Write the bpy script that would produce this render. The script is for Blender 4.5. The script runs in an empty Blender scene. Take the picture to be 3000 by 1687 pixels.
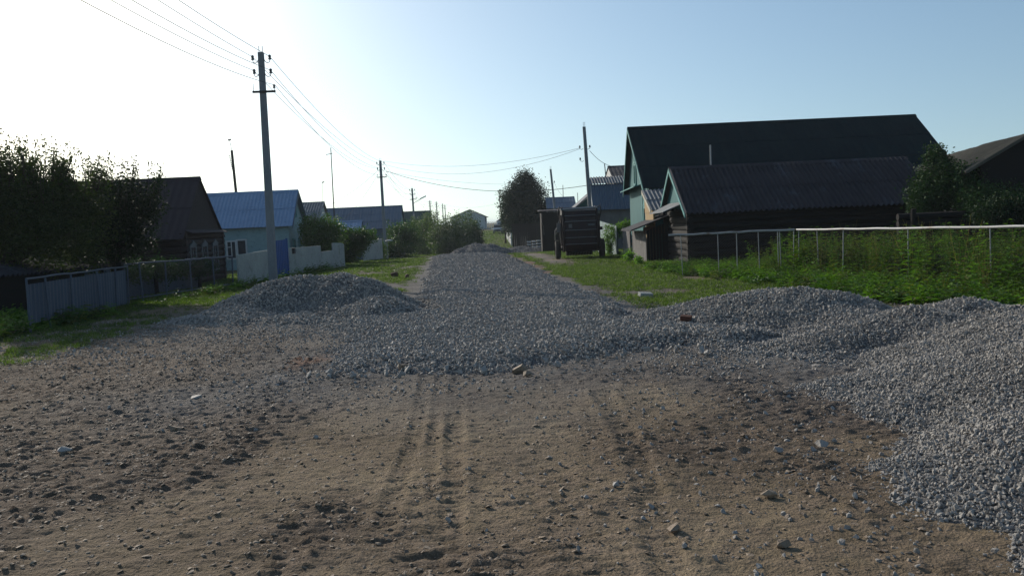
import bpy, bmesh, math, random
import numpy as np
from mathutils import Vector, Matrix, Euler
S = bpy.context.scene
COL = S.collection
R = math.radians
# ------------------------------------------------------------------ camera
CAMH = 1.75
FPX = 2500.0
PITCH = math.atan((843.5-650)/FPX); ROLL = R(2.55)
_F = Vector((0, math.cos(PITCH), -math.sin(PITCH)))
_r0 = Vector((1, 0, 0)); _u0 = Vector((0, math.sin(PITCH), math.cos(PITCH)))
_R = math.cos(ROLL)*_r0 - math.sin(ROLL)*_u0
_U = math.sin(ROLL)*_r0 + math.cos(ROLL)*_u0
cam = bpy.data.cameras.new('camera'); camo = bpy.data.objects.new('camera', cam); COL.objects.link(camo)
cam.sensor_width = 36; cam.lens = FPX/3000*36; cam.clip_end = 8000; cam.clip_start = .1
M = Matrix((( _R.x, _U.x, -_F.x, 0), (_R.y, _U.y, -_F.y, 0), (_R.z, _U.z, -_F.z, CAMH), (0, 0, 0, 1)))
camo.matrix_world = M
S.camera = camo
# ------------------------------------------------------------------ sky, sun, exposure
SUN_AZ, SUN_EL = R(38), R(24)           # sun stands 38 degrees left of the view direction
w = bpy.data.worlds.new("World"); S.world = w; w.use_nodes = True
nt = w.node_tree; bg = nt.nodes['Background']
sky = nt.nodes.new('ShaderNodeTexSky'); sky.sky_type = 'NISHITA'; sky.sun_disc = False
sky.sun_elevation = SUN_EL; sky.sun_rotation = -SUN_AZ
sky.air_density = 1.0; sky.dust_density = 1.3; sky.ozone_density = 3.0; sky.altitude = 150
_tc = nt.nodes.new('ShaderNodeTexCoord'); _mp = nt.nodes.new('ShaderNodeMapping'); _mp.inputs['Scale'].default_value = (1, 1, .86); _mp.inputs['Location'].default_value = (0, 0, .075)
nt.links.new(_tc.outputs['Generated'], _mp.inputs[0]); nt.links.new(_mp.outputs[0], sky.inputs[0])
_mx = nt.nodes.new('ShaderNodeMix'); _mx.data_type = 'RGBA'; _mx.blend_type = 'MULTIPLY'; _mx.inputs[0].default_value = 1; _mx.inputs[7].default_value = (1.06, 1.06, .96, 1)
nt.links.new(sky.outputs[0], _mx.inputs[6]); nt.links.new(_mx.outputs[2], bg.inputs[0]); bg.inputs[1].default_value = 0.135
sd = bpy.data.lights.new('sun', 'SUN'); sd.energy = 4.3; sd.angle = R(.6); sd.color = (1, .93, .82)
so = bpy.data.objects.new('sun', sd); COL.objects.link(so)
SD = Vector((-math.sin(SUN_AZ)*math.cos(SUN_EL), math.cos(SUN_AZ)*math.cos(SUN_EL), math.sin(SUN_EL)))
so.rotation_euler = SD.to_track_quat('Z', 'Y').to_euler(); so.location = (-30, 40, 40)
S.view_settings.view_transform = 'Standard'; S.view_settings.look = 'None'
S.view_settings.exposure = 0.0; S.view_settings.gamma = 1
S.render.engine = 'CYCLES'
# ------------------------------------------------------------------ noise
_tab = np.random.RandomState(7).rand(512, 512)
def vn(x, y, s, seed=0):
    x = np.asarray(x, float)/s + seed*17.3; y = np.asarray(y, float)/s + seed*31.7
    xi = np.floor(x); yi = np.floor(y); fx = x-xi; fy = y-yi
    fx = fx*fx*(3-2*fx); fy = fy*fy*(3-2*fy)
    xi = xi.astype(int) % 512; yi = yi.astype(int) % 512; x1 = (xi+1) % 512; y1 = (yi+1) % 512
    return ((_tab[xi, yi]*(1-fx)+_tab[x1, yi]*fx)*(1-fy) + (_tab[xi, y1]*(1-fx)+_tab[x1, y1]*fx)*fy)*2-1
def fbm(x, y, s, n=3, seed=0):
    a = 1; t = 0; tot = 0
    for i in range(n):
        t = t + a*vn(x, y, s, seed+i*3); tot += a; a *= .5; s *= .47
    return t/tot
def sstep(a, b, x): t = np.clip((x-a)/(b-a), 0, 1); return t*t*(3-2*t)
def sdpoly(P, x, y):
    """signed distance, positive inside"""
    x = np.asarray(x, float); y = np.asarray(y, float)
    d = np.full(x.shape, 1e9); ins = np.zeros(x.shape, bool); n = len(P)
    for i in range(n):
        ax, ay = P[i]; bx, by = P[(i+1) % n]
        ex, ey = bx-ax, by-ay
        t = np.clip(((x-ax)*ex+(y-ay)*ey)/(ex*ex+ey*ey), 0, 1)
        d = np.minimum(d, np.hypot(x-ax-t*ex, y-ay-t*ey))
        c = ((ay > y) != (by > y)) & (x < ex*(y-ay)/(ey if ey else 1e-9)+ax)
        ins ^= c
    return np.where(ins, d, -d)
# ------------------------------------------------------------------ terrain
PY = [-60, 12, 22, 34, 46, 58, 66, 78, 92, 104, 120, 150, 190, 250, 400, 3000]
PZ = [0, 0, -.06, -.2, -.33, -.46, -.68, -1.1, -1.5, -1.65, -1.15, -.22, .42, 1.0, 1.3, 1.3]
_yy = np.arange(-60, 420, .5); _zz = np.interp(_yy, PY, PZ)
_k = np.ones(13)/13; _zs = np.convolve(np.pad(_zz, 6, 'edge'), _k, 'valid')
def base(y): return np.interp(y, _yy, _zs)
RL = ([8, 10, 16, 22, 36, 58, 75, 100, 150, 200], [-2.2, -2.2, -2.3, -2.55, -3.6, -5.3, -6.6, -8.2, -9.5, -10])
RR = ([8, 14.6, 22, 31.5, 58, 75, 100, 150, 200], [2.4, 2.4, 1.85, 1.26, -.2, -1.2, -2.9, -5.2, -6.5])
def rl(y): return np.interp(y, *RL)
def rr(y): return np.interp(y, *RR)
GP = [(-2.3, 10.15), (-1.2, 9.95), (0, 9.8), (.5, 10.3), (1.4, 10.9), (2.2, 11), (2.7, 10.0), (3.3, 9.2), (4.2, 8.6), (6.4, 9), (6, 14), (3.8, 15.2), (2.4, 15.2), (1.85, 22),
      (1.26, 31.5), (-.2, 58), (-1.2, 75), (-6.6, 75), (-5.3, 58), (-3.6, 36), (-2.55, 22.5), (-2.5, 20.5), (-5.5, 20.2), (-6.9, 18), (-5.6, 16.2), (-3.6, 15.7), (-2.7, 13.5)]
def pxray(px, py):
    return _F + _R*((px-1500)/FPX) + _U*((843.5-py)/FPX)
def P(px, py, d):
    v = pxray(px, py); t = d/v.y
    return Vector((v.x*t, d, CAMH+v.z*t))
def zroll(px, py, d): return P(px, py, d).z
def G(px, py):
    v = pxray(px, py); t = 1.0
    while t < 600:
        p = v*t; z = float(base(p.y))
        if CAMH+p.z <= z: return Vector((p.x, p.y, z))
        t *= 1.004
    return Vector((v.x*t, v.y*t, 0))
# tyre tracks : polylines of photo points on the ground -> world
TRK = [([(1345, 1085), (1335, 1250), (1330, 1420), (1318, 1687)], .065, .017),
       ([(1250, 1100), (1225, 1250), (1140, 1500), (1075, 1687)], .06, .015),
       ([(1290, 1095), (1270, 1300), (1290, 1687)], .045, .013),
       ([(1760, 1150), (1840, 1280), (1905, 1430), (1960, 1687)], .085, .018),
       ([(430, 1330), (500, 1430), (560, 1510)], .07, .016),
       ([(520, 1180), (640, 1330), (720, 1380)], .09, .014),
       ([(700, 1245), (760, 1330), (600, 1420)], .12, .02)]
TRKW = [([(G(*q).x, G(*q).y) for q in pts], wd, dp) for pts, wd, dp in TRK]
def track_h(x, y):
    h = np.zeros(np.shape(x))
    for pts, wd, dp in TRKW:
        s0 = 0
        for (ax, ay), (bx, by) in zip(pts[:-1], pts[1:]):
            ex, ey = bx-ax, by-ay; L = math.hypot(ex, ey)
            t = ((x-ax)*ex+(y-ay)*ey)/(L*L)
            d = np.hypot(x-ax-np.clip(t, 0, 1)*ex, y-ay-np.clip(t, 0, 1)*ey)
            m = sstep(wd*1.25, wd*.8, d)*((t > -.01) & (t < 1.01))
            tread = .5+.5*np.sign(np.sin((t*L+s0)*2*np.pi/.085 + np.sin(d*30)))
            berm = np.exp(-((d-wd*1.6)/(wd*.45))**2)*dp*.7
            fade = .5+.5*vn(x, y, .5, 44)
            h = h - (m*dp*(.55+.45*tread))*(.35+.65*fade) + berm*fade
            s0 += L
    return h
def rough_mask(x, y):      # where the dirt is stony and lumpy
    return sstep(-.15, .45, fbm(x*1.0, y*.55, 1.7, 3, 5) + .3*sstep(1.2, 4, np.abs(x+.3)) + .05)
def grass_mask(x, y):
    n = fbm(x, y, 1.1, 3, 9)
    lawn = sstep(.0, .5, x-rr(y)-.05+n*.55)*sstep(14.3, 15.5, y+n*.5)*sstep(-.5, .9, 8.5-x*0+n*2)
    drive = sstep(.2, -.9, np.abs(x-(rr(y)+1.6))-1.0+n*.5)*sstep(36, 41, y)*sstep(64, 58, y)
    bare = sstep(.18, .5, fbm(x, y, 2.3, 3, 12))*.75
    lawn = lawn*(1-drive)*(1-bare*sstep(34, 24, y))
    left = sstep(.3, 1.3, (-8.1-x)+n*.7)*sstep(9, 12, y)
    left2 = sstep(.0, .7, rl(y)-x+n*.7-.1)*sstep(20.5, 23, y)*(.55+.45*np.sign(n+.25))
    leftn = sstep(-6.6, -7.8, x+n*.9)*sstep(11.2, 13, y)*(.35+.65*sstep(-.3, .3, fbm(x, y, .9, 2, 15)))
    far = sstep(80, 92, y)*sstep(1.2, 2.4, np.abs(x-(rl(y)+rr(y))/2)-1.0+n)
    return np.clip(np.maximum.reduce([lawn, left, left2*.9, leftn*.85, far]), 0, 1)
def Z(x, y, fine=True):
    x = np.asarray(x, float); y = np.asarray(y, float)
    z = base(y) + .0
    z = z + fbm(x, y, 3.5, 2, 1)*.03*sstep(200, 5, y)
    if fine:
        near = sstep(45, 12, y)
        rm = rough_mask(x, y)
        z = z + near*(fbm(x, y, .7, 3, 2)*.022 + (.25+.75*rm)*fbm(x, y*1.8, .2, 3, 3)*.020 + (.3+.7*rm)*np.maximum(0, vn(x, y*1.4, .075, 8)-.25)*.035 + (.4+.6*rm)*fbm(x+y*.3, y*2.6, .08, 3, 14)*.019
                      + fbm(x, y, .06, 2, 4)*.007)
        z = z + track_h(x, y)*sstep(30, 14, y)
    return z
def z1(x, y): return float(Z(np.array([x]), np.array([y]), False)[0])
# ------------------------------------------------------------------ object helpers
def tag(o, label=None, cat=None, group=None, kind=None):
    if label: o['label'] = label
    if cat: o['category'] = cat
    if group: o['group'] = group
    if kind: o['kind'] = kind
    return o
def empty(name, loc, label, cat, group=None, rot=(0, 0, 0)):
    o = bpy.data.objects.new(name, None); COL.objects.link(o); o.location = loc; o.rotation_euler = rot
    o.empty_display_size = .3
    return tag(o, label, cat, group)
def mesh_np(name, V, F, mat, smooth=False, fattr=None, vattr=None):
    V = np.asarray(V, np.float32); F = np.asarray(F, np.int32)
    me = bpy.data.meshes.new(name); n = F.shape[1]
    me.vertices.add(len(V)); me.vertices.foreach_set('co', V.ravel())
    me.loops.add(F.size); me.loops.foreach_set('vertex_index', F.ravel())
    me.polygons.add(len(F)); me.polygons.foreach_set('loop_start', np.arange(0, F.size, n, dtype=np.int32))
    me.polygons.foreach_set('loop_total', np.full(len(F), n, np.int32))
    me.polygons.foreach_set('use_smooth', np.full(len(F), smooth))
    for d, dom in ((fattr, 'FACE'), (vattr, 'POINT')):
        for k, a in (d or {}).items():
            at = me.attributes.new(k, 'FLOAT', dom); at.data.foreach_set('value', np.asarray(a, np.float32))
    me.update(calc_edges=True)
    if mat: me.materials.append(mat)
    return me
def link(me, name, parent=None, loc=(0, 0, 0)):
    o = bpy.data.objects.new(name, me); COL.objects.link(o); o.location = loc
    if parent: o.parent = parent
    return o
class MB:
    def __init__(s): s.v = []; s.f = []
    def add(s, vs, fs):
        b = len(s.v); s.v += [tuple(v) for v in vs]; s.f += [tuple(i+b for i in f) for f in fs]; return s
    def hexa(s, p):      # 8 points: bottom 4 ccw, top 4 ccw
        return s.add(p, [(3, 2, 1, 0), (4, 5, 6, 7), (0, 1, 5, 4), (1, 2, 6, 5), (2, 3, 7, 6), (3, 0, 4, 7)])
    def box(s, x0, x1, y0, y1, z0, z1):
        return s.hexa([(x0, y0, z0), (x1, y0, z0), (x1, y1, z0), (x0, y1, z0), (x0, y0, z1), (x1, y0, z1), (x1, y1, z1), (x0, y1, z1)])
    def obox(s, c, u, v, hu, hv, z0, z1):   # c centre xy, u/v unit dirs
        c = Vector((c[0], c[1], 0)); u = Vector((u[0], u[1], 0)); v = Vector((v[0], v[1], 0))
        q = [c-u*hu-v*hv, c+u*hu-v*hv, c+u*hu+v*hv, c-u*hu+v*hv]
        return s.hexa([(p.x, p.y, z0) for p in q]+[(p.x, p.y, z1) for p in q])
    def prism(s, poly, dv):  # extrude polygon (3d pts) by dv
        n = len(poly); a = [Vector(p) for p in poly]; b = [p+Vector(dv) for p in a]
        return s.add(a+b, [tuple(range(n))[::-1], tuple(range(n, 2*n))]+[(i, (i+1) % n, n+(i+1) % n, n+i) for i in range(n)])
    def tube(s, pts, rad, n=6, cap=True):
        pts = [Vector(p) for p in pts]; m = len(pts)
        if not hasattr(rad, '__len__'): rad = [rad]*m
        vs = []; prev = None
        for i, p in enumerate(pts):
            d = (pts[min(i+1, m-1)]-pts[max(i-1, 0)]).normalized()
            if prev is None:
                a = d.orthogonal().normalized()
            else:
                a = (prev-d*prev.dot(d))
                a = a.normalized() if a.length > 1e-6 else d.orthogonal().normalized()
            prev = a; b = d.cross(a)
            for k in range(n):
                t = 2*math.pi*k/n; vs.append(p+(a*math.cos(t)+b*math.sin(t))*rad[i])
        fs = [(i*n+k, i*n+(k+1) % n, (i+1)*n+(k+1) % n, (i+1)*n+k) for i in range(m-1) for k in range(n)]
        if cap: fs += [tuple(range(n))[::-1], tuple((m-1)*n+k for k in range(n))]
        return s.add(vs, fs)
    def cyl(s, c, axis, r, l, n=16, r2=None):
        a = Vector(axis).normalized(); c = Vector(c); return s.tube([c-a*l/2, c+a*l/2], [r, r if r2 is None else r2], n)
    def build(s, name, mat, parent=None, smooth=False, world=True, bevel=0):
        vs = np.array(s.v, float)
        if parent is not None and world: vs = vs - np.array(parent_origin(parent))
        loc = (0, 0, 0)
        if parent is None:
            c = vs.mean(0); c[2] = vs[:, 2].min(); vs = vs-c; loc = tuple(c)
        me = bpy.data.meshes.new(name); me.from_pydata([tuple(v) for v in vs], [], s.f)
        if smooth: me.polygons.foreach_set('use_smooth', [True]*len(me.polygons))
        me.materials.append(mat); me.update()
        o = link(me, name, parent, loc)
        if bevel:
            m = o.modifiers.new('bevel', 'BEVEL'); m.width = bevel; m.segments = 2; m.limit_method = 'ANGLE'
        return o
def parent_origin(p):
    t = Vector((0, 0, 0))
    while p is not None: t = t+p.location; p = p.parent
    return t
def copy_tree(o, parent=None):
    c = o.copy(); COL.objects.link(c); c.parent = parent
    for ch in list(o.children): copy_tree(ch, c)
    return c
# ------------------------------------------------------------------ materials
def nd(t, ty, **k):
    n = t.nodes.new(ty)
    for a, b in k.items():
        if a.startswith('i_'):
            n.inputs[int(a[2:]) if a[2:].isdigit() else a[2:].replace('_', ' ')].default_value = b
        else: setattr(n, a, b)
    return n
def noisef(t, co, scale, detail=4, rough=.6):
    n = nd(t, 'ShaderNodeTexNoise'); n.inputs['Scale'].default_value = scale; n.inputs['Detail'].default_value = detail; n.inputs['Roughness'].default_value = rough
    t.links.new(co, n.inputs['Vector']); return n.outputs['Fac']
def ramp(t, fac, a, b, ca=(0, 0, 0), cb=(1, 1, 1)):
    r = nd(t, 'ShaderNodeValToRGB'); e = r.color_ramp.elements
    e[0].position = a; e[1].position = b; e[0].color = (*ca, 1); e[1].color = (*cb, 1)
    t.links.new(fac, r.inputs[0]); return r.outputs[0]
def mix(t, f, a, b, mode='MIX'):
    m = nd(t, 'ShaderNodeMix', data_type='RGBA', blend_type=mode)
    for s, v in ((m.inputs[0], f), (m.inputs[6], a), (m.inputs[7], b)):
        if isinstance(v, (int, float)): s.default_value = v
        elif isinstance(v, tuple): s.default_value = (*v, 1)
        else: t.links.new(v, s)
    return m.outputs[2]
def newmat(name):
    m = bpy.data.materials.new(name); m.use_nodes = True; t = m.node_tree
    return m, t, t.nodes['Principled BSDF'], nd(t, 'ShaderNodeTexCoord').outputs['Object']
def bump(t, b, fac, strength, dist=.02):
    n = nd(t, 'ShaderNodeBump'); n.inputs['Strength'].default_value = strength; n.inputs['Distance'].default_value = dist
    t.links.new(fac, n.inputs['Height']); t.links.new(n.outputs[0], b.inputs['Normal'])
def simple(name, c1, c2=None, scale=3, rough=.8, bmp=.3, metal=0, stain=None, stainc=(.1, .08, .06), stretch=(1, 1, 1)):
    m, t, b, co = newmat(name); c2 = c2 or tuple(x*.7 for x in c1)
    mp = nd(t, 'ShaderNodeMapping'); mp.inputs['Scale'].default_value = stretch; t.links.new(co, mp.inputs[0]); cv = mp.outputs[0]
    n = noisef(t, cv, scale, 6); c = mix(t, ramp(t, n, .3, .7), c1, c2)
    n2 = noisef(t, cv, scale*9, 4)
    c = mix(t, .35, c, ramp(t, n2, .25, .75, (.45,)*3, (1.,)*3), 'MULTIPLY')
    if stain: c = mix(t, ramp(t, noisef(t, co, stain, 5, .7), .55, .7), c, stainc)
    t.links.new(c, b.inputs['Base Color']); b.inputs['Roughness'].default_value = rough; b.inputs['Metallic'].default_value = metal
    b.inputs['Specular IOR Level'].default_value = .3 if rough < .99 else .05
    if bmp: bump(t, b, n2, bmp)
    return m
def leafmat(name, c1, c2, trans=.45, rough=.5, tc=None, spec=.35):
    m, t, b, co = newmat(name)
    at = nd(t, 'ShaderNodeAttribute', attribute_name='rnd'); n = noisef(t, co, .9, 3)
    oi = nd(t, 'ShaderNodeObjectInfo')
    c = mix(t, at.outputs['Fac'], c1, c2); c = mix(t, .5, c, ramp(t, n, .35, .65, (.55,)*3, (1.25,)*3), 'MULTIPLY')
    c = mix(t, .85, c, ramp(t, oi.outputs['Random'], 0, 1, (.25, .35, .3), (1.75, 1.55, 1.1)), 'MULTIPLY')
    t.links.new(c, b.inputs['Base Color']); b.inputs['Roughness'].default_value = rough; b.inputs['Specular IOR Level'].default_value = spec
    tr = nd(t, 'ShaderNodeBsdfTranslucent'); cc = mix(t, 1.0, c, tc or (1.25, 1.5, .45), 'MULTIPLY'); t.links.new(cc, tr.inputs[0])
    mx = nd(t, 'ShaderNodeMixShader'); mx.inputs[0].default_value = trans
    t.links.new(b.outputs[0], mx.inputs[1]); t.links.new(tr.outputs[0], mx.inputs[2])
    t.links.new(mx.outputs[0], t.nodes['Material Output'].inputs[0]); return m
def stonemat(name, c1, c2, dust=(.25, .23, .2)):
    m, t, b, co = newmat(name)
    oi = nd(t, 'ShaderNodeObjectInfo'); n = noisef(t, co, 1.5, 5)
    c = mix(t, oi.outputs['Random'], c1, c2); c = mix(t, ramp(t, n, .4, .75), c, dust)
    t.links.new(c, b.inputs['Base Color']); b.inputs['Roughness'].default_value = .75; b.inputs['Specular IOR Level'].default_value = .35
    bump(t, b, n, .3, .1); return m
MT = {}
MT['stone'] = stonemat('crushed_stone', (.20, .18, .16), (.37, .34, .305), (.28, .26, .235))
MT['dstone'] = stonemat('dusty_stone', (.14, .10, .07), (.29, .22, .155), (.23, .17, .115))
MT['clod'] = simple('clay_clod', (.09, .055, .035), (.14, .09, .06), 6, .95)
MT['concrete'] = simple('pole_concrete', (.24, .25, .26), (.17, .18, .19), 2, .9, .3, stretch=(1, 1, .3))
MT['iron'] = simple('dark_iron', (.035, .035, .04), (.05, .04, .035), 8, .6, .1, .4)
MT['porcelain'] = simple('insulator_glaze', (.10, .11, .12), (.07, .08, .09), 8, .3, 0)
MT['wire'] = simple('aluminium_wire', (.05, .05, .055), None, 3, .95, 0)
MT['cable'] = simple('black_cable', (.02, .02, .025), None, 3, .5, 0)
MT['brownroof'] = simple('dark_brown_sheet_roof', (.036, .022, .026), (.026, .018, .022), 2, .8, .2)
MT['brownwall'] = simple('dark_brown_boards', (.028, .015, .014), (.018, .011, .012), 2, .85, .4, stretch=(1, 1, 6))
MT['blueroof'] = simple('pale_blue_metal_roof', (.22, .32, .46), (.19, .28, .41), 1.2, .55, .05, .15, stain=9, stainc=(.12, .18, .25))
MT['turq'] = simple('pale_turquoise_paint', (.25, .36, .37), (.2, .3, .3), 3, .8, .2, stain=5, stainc=(.13, .2, .21), stretch=(1, 1, 2))
MT['white'] = simple('chalky_white_paint', (.55, .55, .54), (.42, .42, .41), 3, .8, .2)
MT['whitewall'] = simple('whitewashed_panel', (.40, .40, .36), (.30, .31, .29), 1.5, .9, .4, stain=1.8, stainc=(.2, .2, .17))
MT['blue'] = simple('cobalt_blue_sheet', (.02, .09, .30), (.025, .075, .22), 3, .45, .05, .1)
MT['slate'] = simple('grey_asbestos_slate', (.24, .25, .26), (.15, .155, .16), 2, .9, .3, stain=4, stainc=(.09, .09, .085))
MT['darkslate'] = simple('dark_weathered_slate', (.036, .034, .042), (.018, .018, .024), .7, .9, .3, stain=.9, stainc=(.05, .06, .078))
MT['bluegrey'] = simple('blue_grey_roof', (.09, .13, .18), (.07, .105, .15), 1, .6, .1)
MT['greenroof'] = simple('dark_green_roof', (.035, .075, .06), (.028, .06, .05), 1, .7, .1)
MT['teal'] = simple('teal_painted_boards', (.022, .13, .135), (.016, .095, .10), 3, .75, .3, stretch=(1, 1, .3))
MT['tealtrim'] = simple('light_teal_trim', (.09, .27, .26), (.06, .2, .19), 3, .7, .2)
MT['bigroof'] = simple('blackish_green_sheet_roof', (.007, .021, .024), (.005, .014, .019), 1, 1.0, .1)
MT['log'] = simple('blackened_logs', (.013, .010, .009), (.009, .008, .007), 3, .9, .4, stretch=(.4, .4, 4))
MT['greywood'] = simple('weathered_grey_wood', (.21, .20, .19), (.13, .12, .115), 4, .9, .5, stretch=(3, 3, .3))
MT['tan'] = simple('tan_boards', (.36, .25, .12), (.28, .18, .08), 4, .8, .3, stretch=(3, 3, .3))
MT['cream'] = simple('cream_trim', (.5, .46, .36), None, 3, .8, .2)
MT['stonewall'] = simple('grey_block_wall', (.17, .165, .16), (.11, .105, .1), 3, .9, .4)
MT['bark'] = simple('bark', (.07, .055, .04), (.04, .03, .025), 6, .95, .6, stretch=(2, 2, .4))
MT['glass'] = simple('window_glass', (.03, .035, .04), (.05, .055, .06), 1, .12, 0)
MT['redrust'] = simple('faded_dark_red_paint', (.024, .007, .008), (.013, .006, .008), 3, .55, .1, .1, stain=6, stainc=(.045, .022, .014))
MT['rubber'] = simple('dusty_rubber', (.045, .04, .035), (.03, .028, .025), 6, .9, .3)
MT['rim'] = simple('dull_yellow_rim', (.3, .26, .18), None, 3, .6, .1)
MT['galv'] = simple('galvanised_steel', (.30, .31, .32), (.22, .23, .24), 3, .5, .1, .3)
MT['palepipe'] = simple('white_painted_pipe', (.36, .36, .36), (.26, .25, .24), 3, .5, .1, stain=3, stainc=(.16, .11, .08))
MT['bluefence'] = simple('grey_blue_sheet_fence', (.085, .105, .14), (.06, .075, .105), 2, .6, .1, stretch=(1, 1, .3))
MT['rust'] = simple('rusty_wire', (.07, .05, .04), None, 3, .8, 0)
MT['brick'] = simple('red_brick', (.13, .055, .035), (.09, .04, .028), 20, .9, .3)
MT['carpaint'] = simple('silver_white_car_paint', (.55, .57, .6), None, 1, .3, 0)
MT['farwall'] = simple('pale_grey_plaster', (.48, .50, .49), (.44, .46, .45), 1, .9, .1)
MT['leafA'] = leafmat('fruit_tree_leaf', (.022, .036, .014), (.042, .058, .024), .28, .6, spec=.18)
MT['leafB'] = leafmat('bush_leaf', (.05, .10, .028), (.08, .145, .035), .4)
MT['leafC'] = leafmat('willow_leaf', (.05, .085, .045), (.085, .12, .07), .35)
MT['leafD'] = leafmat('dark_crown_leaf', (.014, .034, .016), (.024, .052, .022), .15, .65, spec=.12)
MT['weed'] = leafmat('weed_leaf', (.065, .145, .03), (.10, .185, .045), .4, .6, spec=.15)
MT['weed2'] = leafmat('pale_weed_leaf', (.07, .10, .035), (.11, .13, .055), .4, .6, spec=.15)
MT['weedd'] = leafmat('dark_weed_leaf', (.02, .045, .014), (.035, .065, .02), .25, .6, spec=.15)
MT['grass'] = leafmat('grass_blade', (.055, .10, .02), (.10, .14, .032), .45, .5)
MT['mossroof'] = simple('mossy_slate', (.10, .09, .07), (.065, .06, .05), 2, .95, .4, stain=3, stainc=(.05, .055, .03))
MT['dry'] = leafmat('dry_stalk', (.16, .13, .08), (.2, .17, .1), .3, .7)
MT['dimwhite'] = simple('dimmed_white_paint', (.13, .145, .155), (.09, .10, .11), 3, .85, .2)  # white paint darkened to carry the shade on partly lit window trim
# ground
def groundmat():
    m, t, b, co = newmat('dry_dirt_ground')
    def A(n): return nd(t, 'ShaderNodeAttribute', attribute_name=n).outputs['Fac']
    n1 = noisef(t, co, .8, 6); n2 = noisef(t, co, 6, 6); n3 = noisef(t, co, 45, 4)
    c = mix(t, ramp(t, n1, .35, .65), (.30, .232, .148), (.18, .135, .085))
    c = mix(t, ramp(t, n2, .4, .7), c, (.24, .18, .125))
    c = mix(t, A('rough'), c, mix(t, ramp(t, n2, .35, .6), (.085, .062, .045), (.175, .132, .098)))
    c = mix(t, A('gravel'), c, mix(t, ramp(t, n2, .3, .7), (.20, .19, .18), (.12, .115, .11)))
    c = mix(t, A('red'), c, (.20, .085, .04))
    g = mix(t, ramp(t, n2, .35, .65), (.05, .06, .022), (.095, .09, .04))
    gm = nd(t, 'ShaderNodeMath', operation='MULTIPLY'); t.links.new(A('grass'), gm.inputs[0]); t.links.new(ramp(t, n2, .2, .5), gm.inputs[1])
    c = mix(t, gm.outputs[0], c, g)
    c = mix(t, .6, c, ramp(t, n3, .3, .65, (.45,)*3, (1.15,)*3), 'MULTIPLY')
    c = mix(t, .8, c, ramp(t, noisef(t, co, .33, 3), .35, .65, (.62, .6, .6), (1.1, 1.1, 1.1)), 'MULTIPLY')
    t.links.new(c, b.inputs['Base Color']); b.inputs['Roughness'].default_value = .95; b.inputs['Specular IOR Level'].default_value = .15
    ad = nd(t, 'ShaderNodeMath', operation='ADD'); t.links.new(n3, ad.inputs[0]); t.links.new(n2, ad.inputs[1])
    bump(t, b, ad.outputs[0], .8, .035); return m
MT['ground'] = groundmat()
# ------------------------------------------------------------------ ground sheet
def spaced(lo, mid_lo, mid_hi, hi, d, k):
    a = [mid_lo]
    while a[-1] > lo: s = d+k*(mid_lo-a[-1]); a.append(a[-1]-s)
    a = a[::-1]; b = list(np.arange(mid_lo+d, mid_hi, d))
    c = [b[-1]+d]
    while c[-1] < hi: c.append(c[-1]+d+k*(c[-1]-b[-1]))
    return np.array(a+b+c)
xs = spaced(-3000, -6.5, 6.0, 3000, .028, .022); ys = spaced(-60, 3.2, 7.5, 4000, .018, .0065)
X, Y = np.meshgrid(xs, ys); nx, ny = len(xs), len(ys)
print('ground grid', nx, ny)
def piles_dummy(x, y): return 0
ZZ = Z(X, Y)
gd = sdpoly(GP, X, Y)
grav_near = sstep(-3.5, .3, gd + fbm(X, Y, 1.3, 3, 20)*1.2)
V = np.stack([X.ravel(), Y.ravel(), ZZ.ravel()], 1)
I = np.arange(nx*ny).reshape(ny, nx)
Fq = np.stack([I[:-1, :-1].ravel(), I[:-1, 1:].ravel(), I[1:, 1:].ravel(), I[1:, :-1].ravel()], 1)
gr = grass_mask(X, Y)
rp = [G(970, 1000), G(900, 1080), G(1000, 1130)]
red = np.zeros(X.shape)
for (cx, cy, rx, ry) in ((-2.75, 11.4, .3, .8), (3.0, 5.6, .5, .35), (2.9, 4.9, .5, .25), (-2.4, 20, .5, .3)):
    red = np.maximum(red, sstep(1.2, .5, np.hypot((X-cx)/rx, (Y-cy)/ry)+fbm(X, Y, .3, 2, 30)*.6)*.6)
red = np.maximum(red, sstep(.4, .05, np.abs(X-rr(Y)-.3)+fbm(X, Y, .8, 2, 31)*.45)*sstep(24, 34, Y)*sstep(75, 60, Y)*.6)
me = mesh_np('ground', V, Fq, MT['ground'], True, vattr={'grass': gr.ravel(), 'gravel': (grav_near*.9).ravel(), 'rough': rough_mask(X, Y).ravel()*.9, 'red': red.ravel()})
tag(link(me, 'ground'), kind='structure', label='brown dry dirt ground with grassy verges and tyre tracks')
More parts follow.
